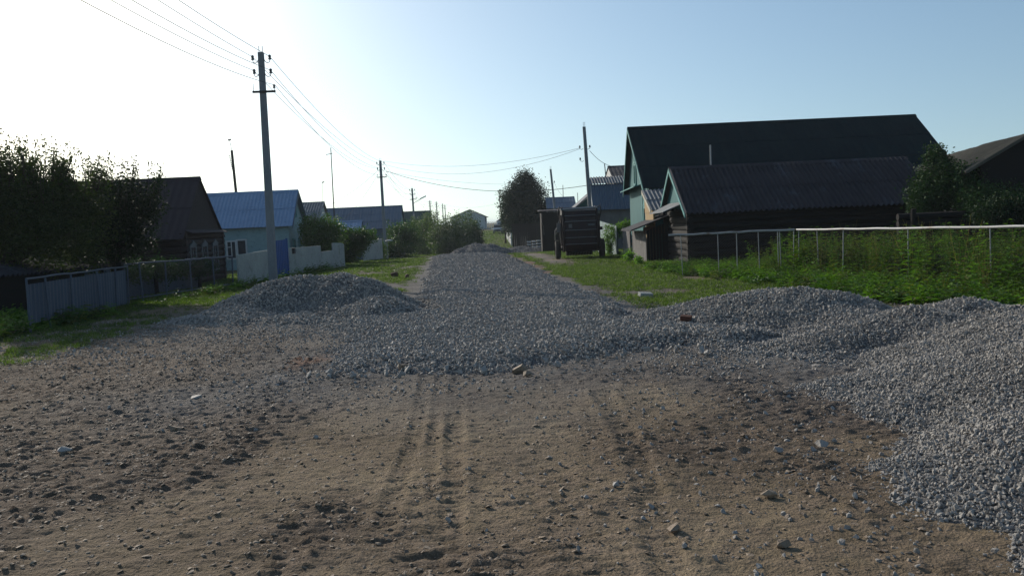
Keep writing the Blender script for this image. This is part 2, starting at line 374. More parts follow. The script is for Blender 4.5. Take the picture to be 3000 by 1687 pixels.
# piles (cx, cy, rx, ry, h)
PILES = {
 'left': [(-5.4, 19.2, 1.7, 1.45, .74), (-4.7, 19.3, 1.6, 1.4, .86), (-3.9, 19.2, 1.6, 1.4, .88), (-3.3, 18.8, 1.4, 1.4, .70), (-2.75, 17.4, 1.1, 1.4, .42), (-5.9, 18.2, 1.4, 1.3, .28)],
 'mid': [(3.2, 14.3, 1.4, 1.2, .30), (3.9, 13.9, 1.6, 1.6, .50), (4.6, 13.4, 1.7, 1.7, .60), (4.9, 12.2, 1.3, 1.3, .26)],
 'lobed': [(5.2, 10.9, 1.5, 1.4, .50), (6.1, 11.5, 1.5, 1.3, .5), (4.3, 10.7, 1.4, .8, .30), (5.9, 9.9, 1.6, .9, .62)],
 'near': [(6.2, 8.3, 2.6, 2.9, .76), (5.2, 8.9, 1.7, 1.3, .48), (5.0, 7.0, 2.2, 2.0, .60), (4.5, 5.2, 2.25, 1.8, .48), (4.9, 3.7, 2.6, 1.8, .62), (4.2, 8.0, 1.5, 1.0, .28)],
 'far': [(-3.0, 74, 2.4, 2.4, 1.15), (-1.7, 73.6, 2.2, 2.2, 1.0), (-4.2, 73.6, 1.5, 2, .6)],
 'far2': [(.9, 76, 2.8, 2.2, .65), (2.6, 76.5, 2.2, 1.8, .4)],
}
def pile_h(key, x, y):
    h = np.full(np.shape(x), -1.0); acc = np.zeros(np.shape(x)); wob = fbm(x, y, .9, 3, 50)*.16
    for i, (cx, cy, rx, ry, hh) in enumerate(PILES[key]):
        r = np.hypot((x-cx)/rx, (y-cy)/ry)+wob
        hi = hh*(1-np.sqrt(r*r+.045)*1.0+.0)*1.12; acc = acc+np.maximum(hi, 0)**4; h = np.maximum(h, hi)
    h = np.where(h > 0, acc**.25, h)
    return h + fbm(x, y, .35, 2, 51)*.03*(h > -.2)
def allpile(x, y):
    return np.maximum.reduce([pile_h(k, x, y) for k in PILES])
# ------------------------------------------------------------------ gravel road sheet
def roadsheet():
    xs = np.arange(-8, 8, .09); ys = [9.0]
    while ys[-1] < 78: ys.append(ys[-1]+max(.06, .005*ys[-1]))
    ys = np.array(ys); X, Y = np.meshgrid(xs, ys)
    s = sdpoly(GP, X, Y)+fbm(X, Y, .6, 3, 21)*.3
    H = road_h(X, Y)
    Zr = Z(X, Y, False)+H
    I = np.arange(X.size).reshape(X.shape)
    F = np.stack([I[:-1, :-1].ravel(), I[:-1, 1:].ravel(), I[1:, 1:].ravel(), I[1:, :-1].ravel()], 1)
    ok = (H > -.045).ravel(); F = F[ok[F].any(1)]
    used = np.unique(F); re = np.full(X.size, -1); re[used] = np.arange(len(used)); F = re[F]
    V = np.stack([X.ravel(), Y.ravel(), Zr.ravel()], 1)[used]
    on = np.ones(len(V))
    me = mesh_np('gravel_road', V, F, MT['ground'], True, vattr={'gravel': on, 'grass': on*0, 'rough': on*0, 'red': on*0})
    tag(link(me, 'gravel_road'), kind='structure', label='raised bed of crushed stone down the middle of the street')
def road_h(x, y):
    s = sdpoly(GP, x, y)+fbm(x, y, .6, 3, 21)*.3
    thick = .13*sstep(0, .8, s)
    k = 1-sstep(-.12, .0, allpile(x, y))
    return np.where(s > -.3, k*thick - .05*(1-sstep(-.3, .25, s)) + fbm(x, y, .5, 2, 22)*.02*sstep(0, .4, s), -.05)
roadsheet()
# ------------------------------------------------------------------ instancing of stones / grass
def hullstone(rng, name, mat, sq=(1, .75, .55)):
    bm = bmesh.new()
    for _ in range(13):
        v = Vector(rng.normal(size=3)).normalized()*rng.uniform(.8, 1.05); bm.verts.new((v.x*sq[0]*.5, v.y*sq[1]*.5, v.z*sq[2]*.5))
    bmesh.ops.convex_hull(bm, input=bm.verts)
    for v in [v for v in bm.verts if not v.link_faces]: bm.verts.remove(v)
    me = bpy.data.meshes.new(name); bm.to_mesh(me); bm.free(); me.materials.append(mat)
    return bpy.data.objects.new(name, me)
def protos(name, objs):
    c = bpy.data.collections.new(name)
    for o in objs: c.objects.link(o)
    return c
rng = np.random.RandomState(3)
C_ST = protos('stone_source', [hullstone(rng, 'stone_source', MT['stone'], (1, rng.uniform(.6, .95), rng.uniform(.45, .8))) for _ in range(9)])
C_DS = protos('dusty_source', [hullstone(rng, 'dusty_source', MT['dstone'], (1, rng.uniform(.6, .95), rng.uniform(.4, .7))) for _ in range(9)])
def gn_group(coll):
    g = bpy.data.node_groups.new('scatter_'+coll.name, 'GeometryNodeTree')
    g.interface.new_socket('Geometry', in_out='INPUT', socket_type='NodeSocketGeometry'); g.interface.new_socket('Geometry', in_out='OUTPUT', socket_type='NodeSocketGeometry')
    n = g.nodes; L = g.links.new
    gi = n.new('NodeGroupInput'); go = n.new('NodeGroupOutput'); ip = n.new('GeometryNodeInstanceOnPoints'); ci = n.new('GeometryNodeCollectionInfo')
    ci.inputs['Collection'].default_value = coll; ci.inputs['Separate Children'].default_value = True; ci.inputs['Reset Children'].default_value = True
    def na(name, ty):
        a = n.new('GeometryNodeInputNamedAttribute'); a.data_type = ty; a.inputs[0].default_value = name; return a.outputs[0]
    L(gi.outputs[0], ip.inputs['Points']); L(ci.outputs[0], ip.inputs['Instance']); ip.inputs['Pick Instance'].default_value = True
    L(na('pick', 'INT'), ip.inputs['Instance Index'])
    e = n.new('FunctionNodeEulerToRotation'); L(na('rot', 'FLOAT_VECTOR'), e.inputs[0]); L(e.outputs[0], ip.inputs['Rotation'])
    L(na('scl', 'FLOAT_VECTOR'), ip.inputs['Scale']); L(ip.outputs[0], go.inputs[0]); return g
GNS = {}
def scatter(name, pts, rot, scl, coll, parent=None):
    pts = np.asarray(pts, np.float32); n = len(pts)
    if parent is not None: pts = pts-np.array(parent_origin(parent), np.float32)
    me = bpy.data.meshes.new(name); me.vertices.add(n); me.vertices.foreach_set('co', pts.ravel())
    scl = np.asarray(scl, np.float32)
    if scl.ndim == 1: scl = np.repeat(scl[:, None], 3, 1)
    a = me.attributes.new('rot', 'FLOAT_VECTOR', 'POINT'); a.data.foreach_set('vector', np.asarray(rot, np.float32).ravel())
    a = me.attributes.new('scl', 'FLOAT_VECTOR', 'POINT'); a.data.foreach_set('vector', scl.ravel())
    a = me.attributes.new('pick', 'INT', 'POINT'); a.data.foreach_set('value', rng.randint(0, 1000, n).astype(np.int32))
    me.update(); o = link(me, name, parent)
    if coll.name not in GNS: GNS[coll.name] = gn_group(coll)
    m = o.modifiers.new('scatter', 'NODES'); m.node_group = GNS[coll.name]
    print(name, n); return o
def rnd_rot(n, full=True):
    r = rng.uniform(0, 2*np.pi, (n, 3))
    if not full: r[:, :2] = rng.normal(0, .25, (n, 2))
    return r
def sample(x0, x1, y0, y1, dens, fn):
    """points with density dens*fn(x,y) per square metre"""
    n = int((x1-x0)*(y1-y0)*dens); x = rng.uniform(x0, x1, n); y = rng.uniform(y0, y1, n)
    k = rng.rand(n) < fn(x, y); return x[k], y[k]
def visible(x, y, m=.12):    # keep what can show near the view wedge
    return (np.abs(x) < (.62+m)*y+1.5)
def mkpile(key, name, label, res, dens, smin, smax):
    c = np.array(PILES[key]); x0 = (c[:, 0]-c[:, 2]).min()-.6; x1 = (c[:, 0]+c[:, 2]).max()+.6; y0 = (c[:, 1]-c[:, 3]).min()-.6; y1 = (c[:, 1]+c[:, 3]).max()+.6
    xs = np.arange(x0, x1, res); ys = np.arange(y0, y1, res); X, Y = np.meshgrid(xs, ys)
    def surf(x, y): return Z(x, y, False)+pile_h(key, x, y)-.01
    H = pile_h(key, X, Y); Zp = surf(X, Y)
    I = np.arange(X.size).reshape(X.shape)
    F = np.stack([I[:-1, :-1].ravel(), I[:-1, 1:].ravel(), I[1:, 1:].ravel(), I[1:, :-1].ravel()], 1)
    ok = (H > -.04).ravel(); F = F[ok[F].all(1)]; used = np.unique(F); re = np.full(X.size, -1); re[used] = np.arange(len(used)); F = re[F]
    V = np.stack([X.ravel(), Y.ravel(), Zp.ravel()], 1)[used]
    cen = np.array([c[:, 0].mean(), c[:, 1].mean(), float(base(c[:, 1].mean()))]); V = V-cen
    on = np.ones(len(V))
    me = mesh_np(name, V, F, MT['ground'], True, vattr={'gravel': on, 'grass': on*0, 'rough': on*0, 'red': on*0})
    o = tag(link(me, name, None, tuple(cen)), label, 'gravel pile')
    x, y = sample(x0, x1, y0, y1, dens, lambda x, y: (pile_h(key, x, y) > -.015)*visible(x, y, .4))
    s = rng.uniform(smin, smax, len(x))*rng.choice([.65, .8, 1, 1, 1.15, 1.55], len(x)); z = surf(x, y)+s*rng.uniform(-.05, .35, len(x))
    tag(scatter('stones', np.stack([x, y, z], 1), rnd_rot(len(x)), s, C_ST, o), kind='stuff')
    return o
mkpile('left', 'gravel_pile', 'grey crushed stone pile with flat top below the tallest utility pole', .08, 900, .034, .062)
mkpile('mid', 'gravel_pile', 'broad low stone heap between the lawn and the weeds right of the road', .07, 1200, .028, .05)
mkpile('lobed', 'gravel_pile', 'lumpy stone heap of several lobes between the broad heap and the biggest near pile', .06, 1700, .024, .042)
mkpile('near', 'gravel_pile', 'biggest nearest stone pile filling the lower right corner', .05, 2700, .020, .036)
mkpile('far', 'gravel_pile', 'shaded far stone pile where the road drops away in front of the bushes', .15, 120, .06, .1)
mkpile('far2', 'gravel_pile', 'small low far stone pile beside the striped boards', .15, 100, .06, .1)
# road stones
def rd(x, y): s = sdpoly(GP, x, y)+fbm(x, y, .6, 3, 21)*.3; return sstep(-.1, .3, s)*(allpile(x, y) < .02)*visible(x, y)
P_ = []
for (y0, y1, dn, a, b) in ((8.4, 15, 1000, .028, .066), (15, 24, 520, .034, .07), (24, 40, 230, .05, .09), (40, 78, 95, .06, .11)):
    x, y = sample(-8, 6.6, y0, y1, dn, rd); s = (a+(b-a)*rng.rand(len(x))**1.6)*rng.choice([.6, .8, 1, 1, 1, 1.35], len(x))
    P_.append(np.stack([x, y, Z(x, y, False)+road_h(x, y)+s*rng.uniform(-.05, .3, len(x)), s], 1))
# larger stones along the front edge of the bed
x, y = sample(-2.6, 2.4, 9.3, 11.4, 22, lambda x, y: np.exp(-(sdpoly(GP, x, y)/.22)**2)); s = rng.uniform(.07, .14, len(x))
P_.append(np.stack([x, y, Z(x, y, False)+.03+s*.1, s], 1))
Q = np.concatenate(P_)
tag(scatter('gravel', Q[:, :3], rnd_rot(len(Q)), Q[:, 3], C_ST), 'loose grey crushed stone spread over the road bed', 'gravel', kind='stuff')
# stones scattered over the dirt
def dd(x, y):
    g = sdpoly(GP, x, y); n = fbm(x, y, 1.1, 3, 60)
    near = np.exp(-np.clip(-g-.0, 0, 9)/1.1)*.9 + sstep(3.6, 1.6, np.hypot((x+4.6)/1.6, y-14.6))*.55
    rt = sstep(1.3, .1, -pile_h('near', x, y)*1.7+n*.4)*.85
    return np.clip((near+rt)*(.55+n), 0, 1)*(allpile(x, y) < .0)*(g < .1)*visible(x, y)
x, y = sample(-10, 7, 3, 19, 420, dd); s = .018+.045*rng.rand(len(x))**2
z = Z(x, y)+s*rng.uniform(-.1, .2, len(x))
k_ = (y > 8.6) | (rng.rand(len(x)) < .35)
tag(scatter('gravel', np.stack([x, y, z], 1)[k_], rnd_rot(len(x))[k_], s[k_], C_ST), 'stray grey stones strewn over the dirt around the road end', 'gravel', kind='stuff')
x, y = sample(-13, 9, 3, 22, 1700, lambda x, y: (.30+.7*rough_mask(x, y)**1.3*sstep(-.3, .3, fbm(x, y, .5, 2, 61)))*(allpile(x, y) < 0)*(sdpoly(GP, x, y) < 0)*visible(x, y)*(1-.8*grass_mask(x, y)))
s = .008+.05*rng.rand(len(x))**4.5; z = Z(x, y)+s*rng.uniform(-.2, .12, len(x))
sc = np.stack([s, s, s*.65], 1)
tag(scatter('pebbles', np.stack([x, y, z], 1), rnd_rot(len(x), False), sc, C_DS), 'dusty brown pebbles and clods bedded in the dirt', 'pebbles', kind='stuff')
# ------------------------------------------------------------------ grass
def grass_proto(name, n, h, w, mat, spread=.05):
    V = []; F = []
    for i in range(n):
        a = rng.uniform(0, 6.28); r = spread*math.sqrt(rng.rand()); c = Vector((r*math.cos(a), r*math.sin(a), 0)); b = rng.uniform(0, 6.28)
        t = Vector((math.cos(b), math.sin(b), 0)); s = Vector((-t.y, t.x, 0)); hh = h*rng.uniform(.5, 1.1); ln = hh*rng.uniform(.1, .7)
        k = len(V)
        V += [c-s*w/2, c+s*w/2, c+t*ln*.35+s*w*.4+Vector((0, 0, hh*.6)), c+t*ln*.35-s*w*.4+Vector((0, 0, hh*.6)), c+t*ln+Vector((0, 0, hh))+s*w*.08, c+t*ln+Vector((0, 0, hh))-s*w*.08]
        F += [(k, k+1, k+2, k+3), (k+3, k+2, k+4, k+5)]
    me = mesh_np(name, [tuple(v) for v in V], F, mat, False, fattr={'rnd': rng.rand(len(F))})
    return bpy.data.objects.new(name, me)
C_GR = protos('grass_source', [grass_proto('grass_source', 16, .06, .006, MT['grass'], .06) for _ in range(5)])
def gsamp():
    out = []
    for (x0, x1, y0, y1, dn, a, b) in ((-13, 12, 11, 22, 130, .6, 1.3), (-13, 12, 22, 36, 75, .8, 1.5), (-14, 12, 36, 62, 30, 1.0, 1.9), (-12, 12, 85, 170, 5, 2, 3.5)):
        x, y = sample(x0, x1, y0, y1, dn, lambda x, y: grass_mask(x, y)**2*(allpile(x, y) < -.05)*visible(x, y))
        out.append(np.stack([x, y, Z(x, y)-.005, rng.uniform(a, b, len(x))], 1))
    return np.concatenate(out)
Q = gsamp(); tag(scatter('grass', Q[:, :3], rnd_rot(len(Q), False), Q[:, 3], C_GR), 'short green grass on the lawn and the verges', 'grass', kind='stuff')
def weed_proto(name, h, nl, ls, mat, droop=.5, spread=.05, stems=3):
    V = []; F = []; rn = []
    def quad(p, d, up, l, w):
        s = d.cross(up).normalized(); k = len(V); m = p+d*l*.5+up*.04*l
        V.extend([p, m+s*w/2, p+d*l-up*droop*l*.4, m-s*w/2]); F.append((k, k+1, k+2, k+3)); rn.append(rng.rand())
    for st in range(stems):
        a = rng.uniform(0, 6.28); b0 = Vector((math.cos(a), math.sin(a), 0))*spread*rng.rand(); lean = Vector((rng.normal()*.12, rng.normal()*.12, 1)).normalized(); hh = h*rng.uniform(.6, 1)
        s = Vector((.004, 0, 0)); k = len(V); e = b0+lean*hh
        V.extend([b0-s, b0+s, e+s*.4, e-s*.4]); F.append((k, k+1, k+2, k+3)); rn.append(.5)
        s = Vector((0, .004, 0)); k = len(V); V.extend([b0-s, b0+s, e+s*.4, e-s*.4]); F.append((k, k+1, k+2, k+3)); rn.append(.5)
        for i in range(nl):
            t = (i+1)/nl; p = b0+lean*hh*(.15+.85*t); aa = i*2.4+rng.uniform(-.4, .4); d = Vector((math.cos(aa), math.sin(aa), rng.uniform(-.1, .5))).normalized()
            l = ls*(1.15-.75*t)*rng.uniform(.7, 1.2); quad(p, d, Vector((0, 0, 1)), l, l*.5)
    me = mesh_np(name, [tuple(v) for v in V], F, mat, False, fattr={'rnd': rn}); return bpy.data.objects.new(name, me)
C_WD = protos('weed_source', [weed_proto('weed_source', 1, 9, .21, MT['weed'], stems=3, spread=.16) for _ in range(3)]+[weed_proto('weed_source', 1, 10, .18, MT['weed2'], stems=3, spread=.14), weed_proto('weed_source', 1.1, 9, .19, MT['weedd'], stems=3, spread=.16), weed_proto('weed_source', .9, 9, .22, MT['weed2'], stems=3, spread=.16), weed_proto('weed_source', 1.25, 12, .05, MT['dry'], stems=4, spread=.15)])
C_LC = protos('cover_source', [weed_proto('cover_source', .3, 4, .2, MT['weed'], stems=5, spread=.22) for _ in range(3)]+[weed_proto('cover_source', .28, 4, .17, MT['weed2'], stems=5, spread=.2)])
WP = [(4.9, 31), (5.1, 28), (5.8, 21.5), (6.5, 17), (6.8, 13.6), (8.0, 11.2), (13, 9), (26, 14), (26, 31), (14, 31.5)]
x, y = sample(4.5, 22, 9, 31.5, 18, lambda x, y: sstep(.1, 1.6, sdpoly(WP, x, y)+fbm(x, y, 1.2, 2, 70)*.8)*visible(x, y)*(.2+.8*sstep(-.25, .35, fbm(x, y, .9, 2, 71)))*(allpile(x, y) < -.05))
hh = .45+.95*sstep(.5, 3.2, sdpoly(WP, x, y)+fbm(x, y, 1.5, 2, 72))*(.72+.4*fbm(x, y, .8, 2, 77)) ; hh = hh*rng.uniform(.65, 1.15, len(x))*np.where(x < 8.0, .7, 1)
tag(scatter('weeds', np.stack([x, y, Z(x, y, False)-.02], 1), rnd_rot(len(x), False)*np.array([.4, .4, 1]), hh, C_WD), 'tall green weeds growing through the pipe fence on the right', 'weeds', kind='stuff')
x, y = sample(4.5, 20, 9, 31, 18, lambda x, y: sstep(-.2, .4, sdpoly(WP, x, y)+fbm(x, y, .8, 2, 73)*.5)*(sdpoly(WP, x, y) < 3)*visible(x, y)*(allpile(x, y) < -.0))
tag(scatter('ground_cover', np.stack([x, y, Z(x, y, False)-.02], 1), rnd_rot(len(x), False)*np.array([.6, .6, 1]), rng.uniform(.6, 1.3, len(x)), C_LC), 'low leafy plants along the front of the weeds', 'ground cover', kind='stuff')
# tall grass behind the left sheet fence corner and along the fence foot
def lw(x, y): return (sstep(-9.3, -9.8, x)*sstep(-12.5, -11, x)*sstep(14, 16, y)*sstep(21, 19.5, y)+.18*sstep(.7, .1, np.abs(x+9.75+.0*y))*sstep(20, 22, y)*sstep(50, 40, y)*(fbm(x, y, 1, 2, 75) > -.1))
x, y = sample(-13, -8.8, 13.5, 50, 22, lw)
tag(scatter('fence_weeds', np.stack([x, y, Z(x, y, False)-.02], 1), rnd_rot(len(x), False)*np.array([.6, .6, 1]), rng.uniform(.7, 1.5, len(x)), C_LC), 'bright green weeds along the foot of the left fences', 'weeds', kind='stuff')
# ------------------------------------------------------------------ loose rocks that can be told apart
def rock(px, py, size, mat, label, name='rock', cat='rock', sq=(1, .7, .6), rz=0, lift=.2):
    o = hullstone(rng, name, mat, sq); COL.objects.link(o); g = G(px, py)
    o.location = (g.x, g.y, float(Z(np.array([g.x]), np.array([g.y]))[0])+max(0, float(allpile(np.array([g.x]), np.array([g.y]))[0]))+size*lift)
    o.scale = (size,)*3; o.rotation_euler = (0, 0, rz); tag(o, label, cat)
def brick(px, py, mat, label, rz, dims=(.25, .12, .065), d=None, tilt=.2):
    m = MB().box(-dims[0]/2, dims[0]/2, -dims[1]/2, dims[1]/2, 0, dims[2]); o = m.build('brick', mat, None, world=False, bevel=.006)
    g = G(px, py) if d is None else P(px, py, d)
    z = float(Z(np.array([g.x]), np.array([g.y]))[0])+max(0, float(allpile(np.array([g.x]), np.array([g.y]))[0]))
    o.location = (g.x, g.y, z+.015); o.rotation_euler = (tilt, .1, rz); tag(o, label, 'brick')
brick(1890, 872, MT['whitewall'], 'pale white brick lying on the lawn right of the road', .3, (.3, .15, .09))
brick(2010, 945, MT['brick'], 'broken red brick half sunk in the broad stone heap', -.4, (.17, .1, .08), d=13.2)
rock(1157, 812, .42, MT['clod'], 'large dark clay clod on the left grass verge, farther left of two', 'clay_clod', 'clod', (1, .8, .8))
rock(1192, 815, .3, MT['clod'], 'small dark clay clod at the left edge of the stone bed', 'clay_clod', 'clod', (1, .8, .8))
rock(512, 1262, .14, MT['dstone'], 'dark angular stone standing up from the dirt at left', sq=(1, .8, .9))
rock(187, 1330, .13, MT['stone'], 'pale grey stone near the left picture edge, half buried', rz=.4)
rock(575, 1165, .17, MT['stone'], 'flat greenish grey stone in the dirt left of the stone bed', sq=(1, .8, .4))
rock(1180, 1088, .22, MT['dstone'], 'brown wedge shaped stone at the front left edge of the stone bed', sq=(1, .6, .6))
rock(1522, 1095, .2, MT['dstone'], 'blocky brown stone just in front of the stone bed', sq=(1, .8, .8))
rock(1542, 1108, .14, MT['dstone'], 'smaller brown stone beside the blocky one in front of the stone bed', sq=(1, .8, .6))
rock(2278, 1330, .12, MT['stone'], 'pale flat stone on the dirt, lower left of the pair by the near pile', sq=(1, .8, .45))
rock(2405, 1310, .13, MT['stone'], 'rounded pale stone at the toe of the near pile', sq=(1, .8, .6))
rock(2255, 1450, .12, MT['dstone'], 'squat brown stone alone on the smooth dirt at right')
rock(2295, 1598, .1, MT['dstone'], 'small pointed stone low on the smooth dirt at right')
rock(1975, 1548, .12, MT['dstone'], 'dark rounded stone at the lower end of the right tyre track')
# ------------------------------------------------------------------ utility poles
INS = [(-.30, 8.00), (.30, 8.00), (-.27, 7.52), (.31, 7.52), (.43, 7.0)]
def mkpole(detail=True, H=8.25):
    root = empty('utility_pole', (0, 0, 0), 'concrete utility pole', 'utility pole', 'concrete utility poles')
    m = MB(); w0, w1 = .14, .095
    m.hexa([(-w0, -w0*.85, -.5), (w0, -w0*.85, -.5), (w0, w0*.85, -.5), (-w0, w0*.85, -.5), (-w1, -w1*.85, H), (w1, -w1*.85, H), (w1, w1*.85, H), (-w1, w1*.85, H)])
    m.build('shaft', MT['concrete'], root, world=False, bevel=.015)
    for x in (-.06, .06): MB().tube([(x, 0, H-.05), (x, 0, H+.22)], .011, 5).build('top_pin', MT['iron'], root, world=False)
    if detail:
        for x, z in INS[:4]:
            s = 1 if x > 0 else -1
            hk = MB().tube([(s*.09, 0, z+.03), (s*.13, 0, z-.06), (s*.20, 0, z-.12), (abs(x)*s-.02*s, 0, z-.1), (x, 0, z-.02), (x, 0, z+.04)], .013, 6).build('hook', MT['iron'], root, world=False)
            MB().tube([(x, 0, z-.01), (x, 0, z+.03), (x, 0, z+.05), (x, 0, z+.10), (x, 0, z+.14), (x, 0, z+.16)], [.05, .055, .035, .055, .045, .02], 10).build('insulator', MT['porcelain'], hk, world=False)
    else:
        for x, z in INS[:4]:
            MB().tube([(0, 0, z-.05), (x, 0, z-.05), (x, 0, z+.15)], [.02, .02, .05], 5).build('insulator', MT['iron'], root, world=False)
    ca = MB().box(-.33, .47, -.15, -.08, 6.83, 6.90); ca = ca.build('crossarm', MT['iron'], root, world=False)
    MB().tube([(-.30, -.11, 6.9), (-.30, -.11, 7.15)], .01, 5).build('pin', MT['iron'], ca, world=False)
    MB().tube([(.43, -.11, 6.9), (.43, -.11, 6.97), (.43, -.11, 6.98), (.43, -.11, 7.04), (.43, -.11, 7.1)], [.012, .012, .05, .035, .05], 8).build('insulator', MT['porcelain'], ca, world=False)
    return root
PN = mkpole(True); PF = mkpole(False)
ff = [True, True]
def setpole(top, d, label, detail=True, H=8.25, lean=0, group='concrete utility poles'):
    src = PN if detail else PF; i = 0 if detail else 1
    o = src if ff[i] else copy_tree(src); ff[i] = False
    t = P(top[0], top[1], d); g = float(base(d)); sc = (t.z-g)/H
    o.location = (t.x+math.sin(lean)*(t.z-g), d, g); o.rotation_euler = (0, -lean, 0); o.scale = (1, 1, sc) if abs(sc-1) > 0 else (1, 1, 1)
    o['label'] = label; o['group'] = group; return o
def inspos(o, k):
    x, z = INS[k]; bpy.context.view_layer.update(); return o.matrix_world @ Vector((x, 0, z+.1))
p1 = setpole((764, 154), 30.5, 'tallest nearest concrete utility pole rising behind the left stone pile', lean=R(-.6))
p2 = setpole((1114, 471), 72, 'second concrete utility pole of the left row, with service wires leaving it', lean=R(.2))
p3 = setpole((1207, 552), 104, 'third concrete utility pole of the left row, carrying a street lamp on an arm', lean=R(.7))
lm = MB().tube([(.05, -.05, 6.35), (.5, -.05, 6.6), (.95, -.05, 6.85)], .03, 6).build('lamp_arm', MT['iron'], p3, world=False)
MB().hexa([(.9, -.15, 6.80), (1.65, -.13, 7.12), (1.65, .03, 7.12), (.9, .05, 6.80), (.88, -.12, 6.92), (1.62, -.10, 7.26), (1.62, 0, 7.26), (.88, .02, 6.92)]).build('lamp_head', MT['galv'], lm, world=False)
far = [setpole((1259, 588), 165, 'first far utility pole sticking up out of the willow bushes', False, lean=R(0)),
       setpole((1278, 591), 190, 'second far utility pole above the willow bushes', False, lean=R(1)),
       setpole((1296, 597), 225, 'third far utility pole above the willow bushes', False, lean=R(.5)),
       setpole((1303, 601), 245, 'fourth far utility pole above the willow bushes, just right of the third', False, lean=R(1))]
p0 = Vector((-6.9, -7.5, 0))
# right hand poles: plain shafts with two hooks
def plainpole(px, py, d, label, mat=None, base_dx=0, w=.13):
    t = P(px, py, d); g = float(base(d)); b = Vector((t.x+base_dx, d, g))
    root = empty('utility_pole', b, label, 'utility pole', 'plain poles on the right side of the street'); m = MB(); w1 = w*.72
    q = lambda c, s: [(c.x-s, c.y-s, c.z), (c.x+s, c.y-s, c.z), (c.x+s, c.y+s, c.z), (c.x-s, c.y+s, c.z)]
    m.hexa(q(b-Vector((0, 0, .4)), w)+q(t, w1)); m.build('shaft', mat or MT['concrete'], root, bevel=.01)
    for x in (-.04, .05): MB().tube([t+Vector((x, 0, -.05)), t+Vector((x, 0, .3))], .012, 5).build('top_pin', MT['iron'], root)
    for s, dz in ((-1, 1.35), (1, 1.35), (-1, 2.1)):
        c = t-Vector((0, 0, dz))
        h = MB().tube([c+Vector((s*w1, 0, 0)), c+Vector((s*(w1+.1), 0, -.05)), c+Vector((s*(w1+.22), 0, .0)), c+Vector((s*(w1+.22), 0, .08))], .014, 5).build('hook', MT['iron'], root)
        MB().tube([c+Vector((s*(w1+.22), 0, .06)), c+Vector((s*(w1+.22), 0, .2))], [.06, .04], 8).build('insulator', MT['porcelain'], h)
    return t
r1 = plainpole(1711, 372, 54, 'bare leaning concrete pole behind the parked farm machine', base_dx=.3)
r2 = plainpole(1613, 496, 84, 'leaning pole between the round dark tree and the farm machine', base_dx=.55)
r3 = plainpole(1462, 574, 146, 'thin dark leaning pole at the left edge of the pale tree', MT['bark'], base_dx=.5, w=.11)
# ------------------------------------------------------------------ wires
def wirepts(a, b, sag, n=24):
    return [a.lerp(b, i/n)-Vector((0, 0, sag*4*(i/n)*(1-i/n))) for i in range(n+1)]
def wire(pts, r, label, mat='wire', cat='wire'):
    o = MB().tube(pts, r, 4).build('overhead_wire', MT[mat]); tag(o, label, cat); return o
wl = ['overhead wire on the upper left insulators of the roadside poles', 'overhead wire on the upper right insulators of the roadside poles',
      'overhead wire on the lower left insulators of the roadside poles', 'overhead wire on the lower right insulators of the roadside poles',
      'overhead wire on the crossarm ends of the roadside poles']
for k in range(5):
    chain = [p0+Vector((INS[k][0], 0, INS[k][1]+.1))]+[inspos(p, k) for p in (p1, p2, p3, far[0], far[1], far[2])]
    pts = []
    for a, b in zip(chain[:-1], chain[1:]):
        s = wirepts(a, b, .55+.12*k if (b-a).length > 20 else .4); pts += s if not pts else s[1:]
    wire(pts, .0085, wl[k])
q2 = [inspos(p2, k) for k in range(5)]
wire(wirepts(q2[1]+Vector((0, 0, .1)), r1+Vector((-.3, 0, -1.3)), .75), .010, 'upper thin wire crossing the street to the bare leaning pole')
wire(wirepts(q2[3]+Vector((0, 0, .3)), r1+Vector((-.3, 0, -1.35)), 1.15), .010, 'lower thin wire crossing the street to the bare leaning pole')
wire(wirepts(q2[3]+Vector((.1, 0, -.25)), P(1735, 541, 60), 1.0), .022, 'thick black cable strung from the second pole across the street', 'cable', 'cable')
wire(wirepts(q2[3]+Vector((.1, 0, -.3)), r2+Vector((-.3, 0, -1.3)), .5), .009, 'faint wire from the second pole to the leaning pole by the round tree')
wire(wirepts(q2[2]+Vector((0, 0, -.2)), P(952, 608, 66), .25), .010, 'service wire from the second pole down to the grey slate roof')
wire(wirepts(q2[2]+Vector((0, 0, -.5)), P(1010, 640, 82), .3), .010, 'service wire from the second pole down to the long blue grey roof')
wire(wirepts(r1+Vector((.3, 0, -1.5)), P(1802, 488, 60), .25), .014, 'service wire from the bare leaning pole down to the dark roof behind')
wire(wirepts(r2+Vector((.3, 0, -1.3)), P(1650, 575, 92), .2), .009, 'service wire from the leaning pole to the blue roofed house on the right')
wire(wirepts(inspos(far[2], 1), r3+Vector((-.2, 0, -1.3)), .8), .012, 'far thin wire from the distant poles to the thin dark pole')
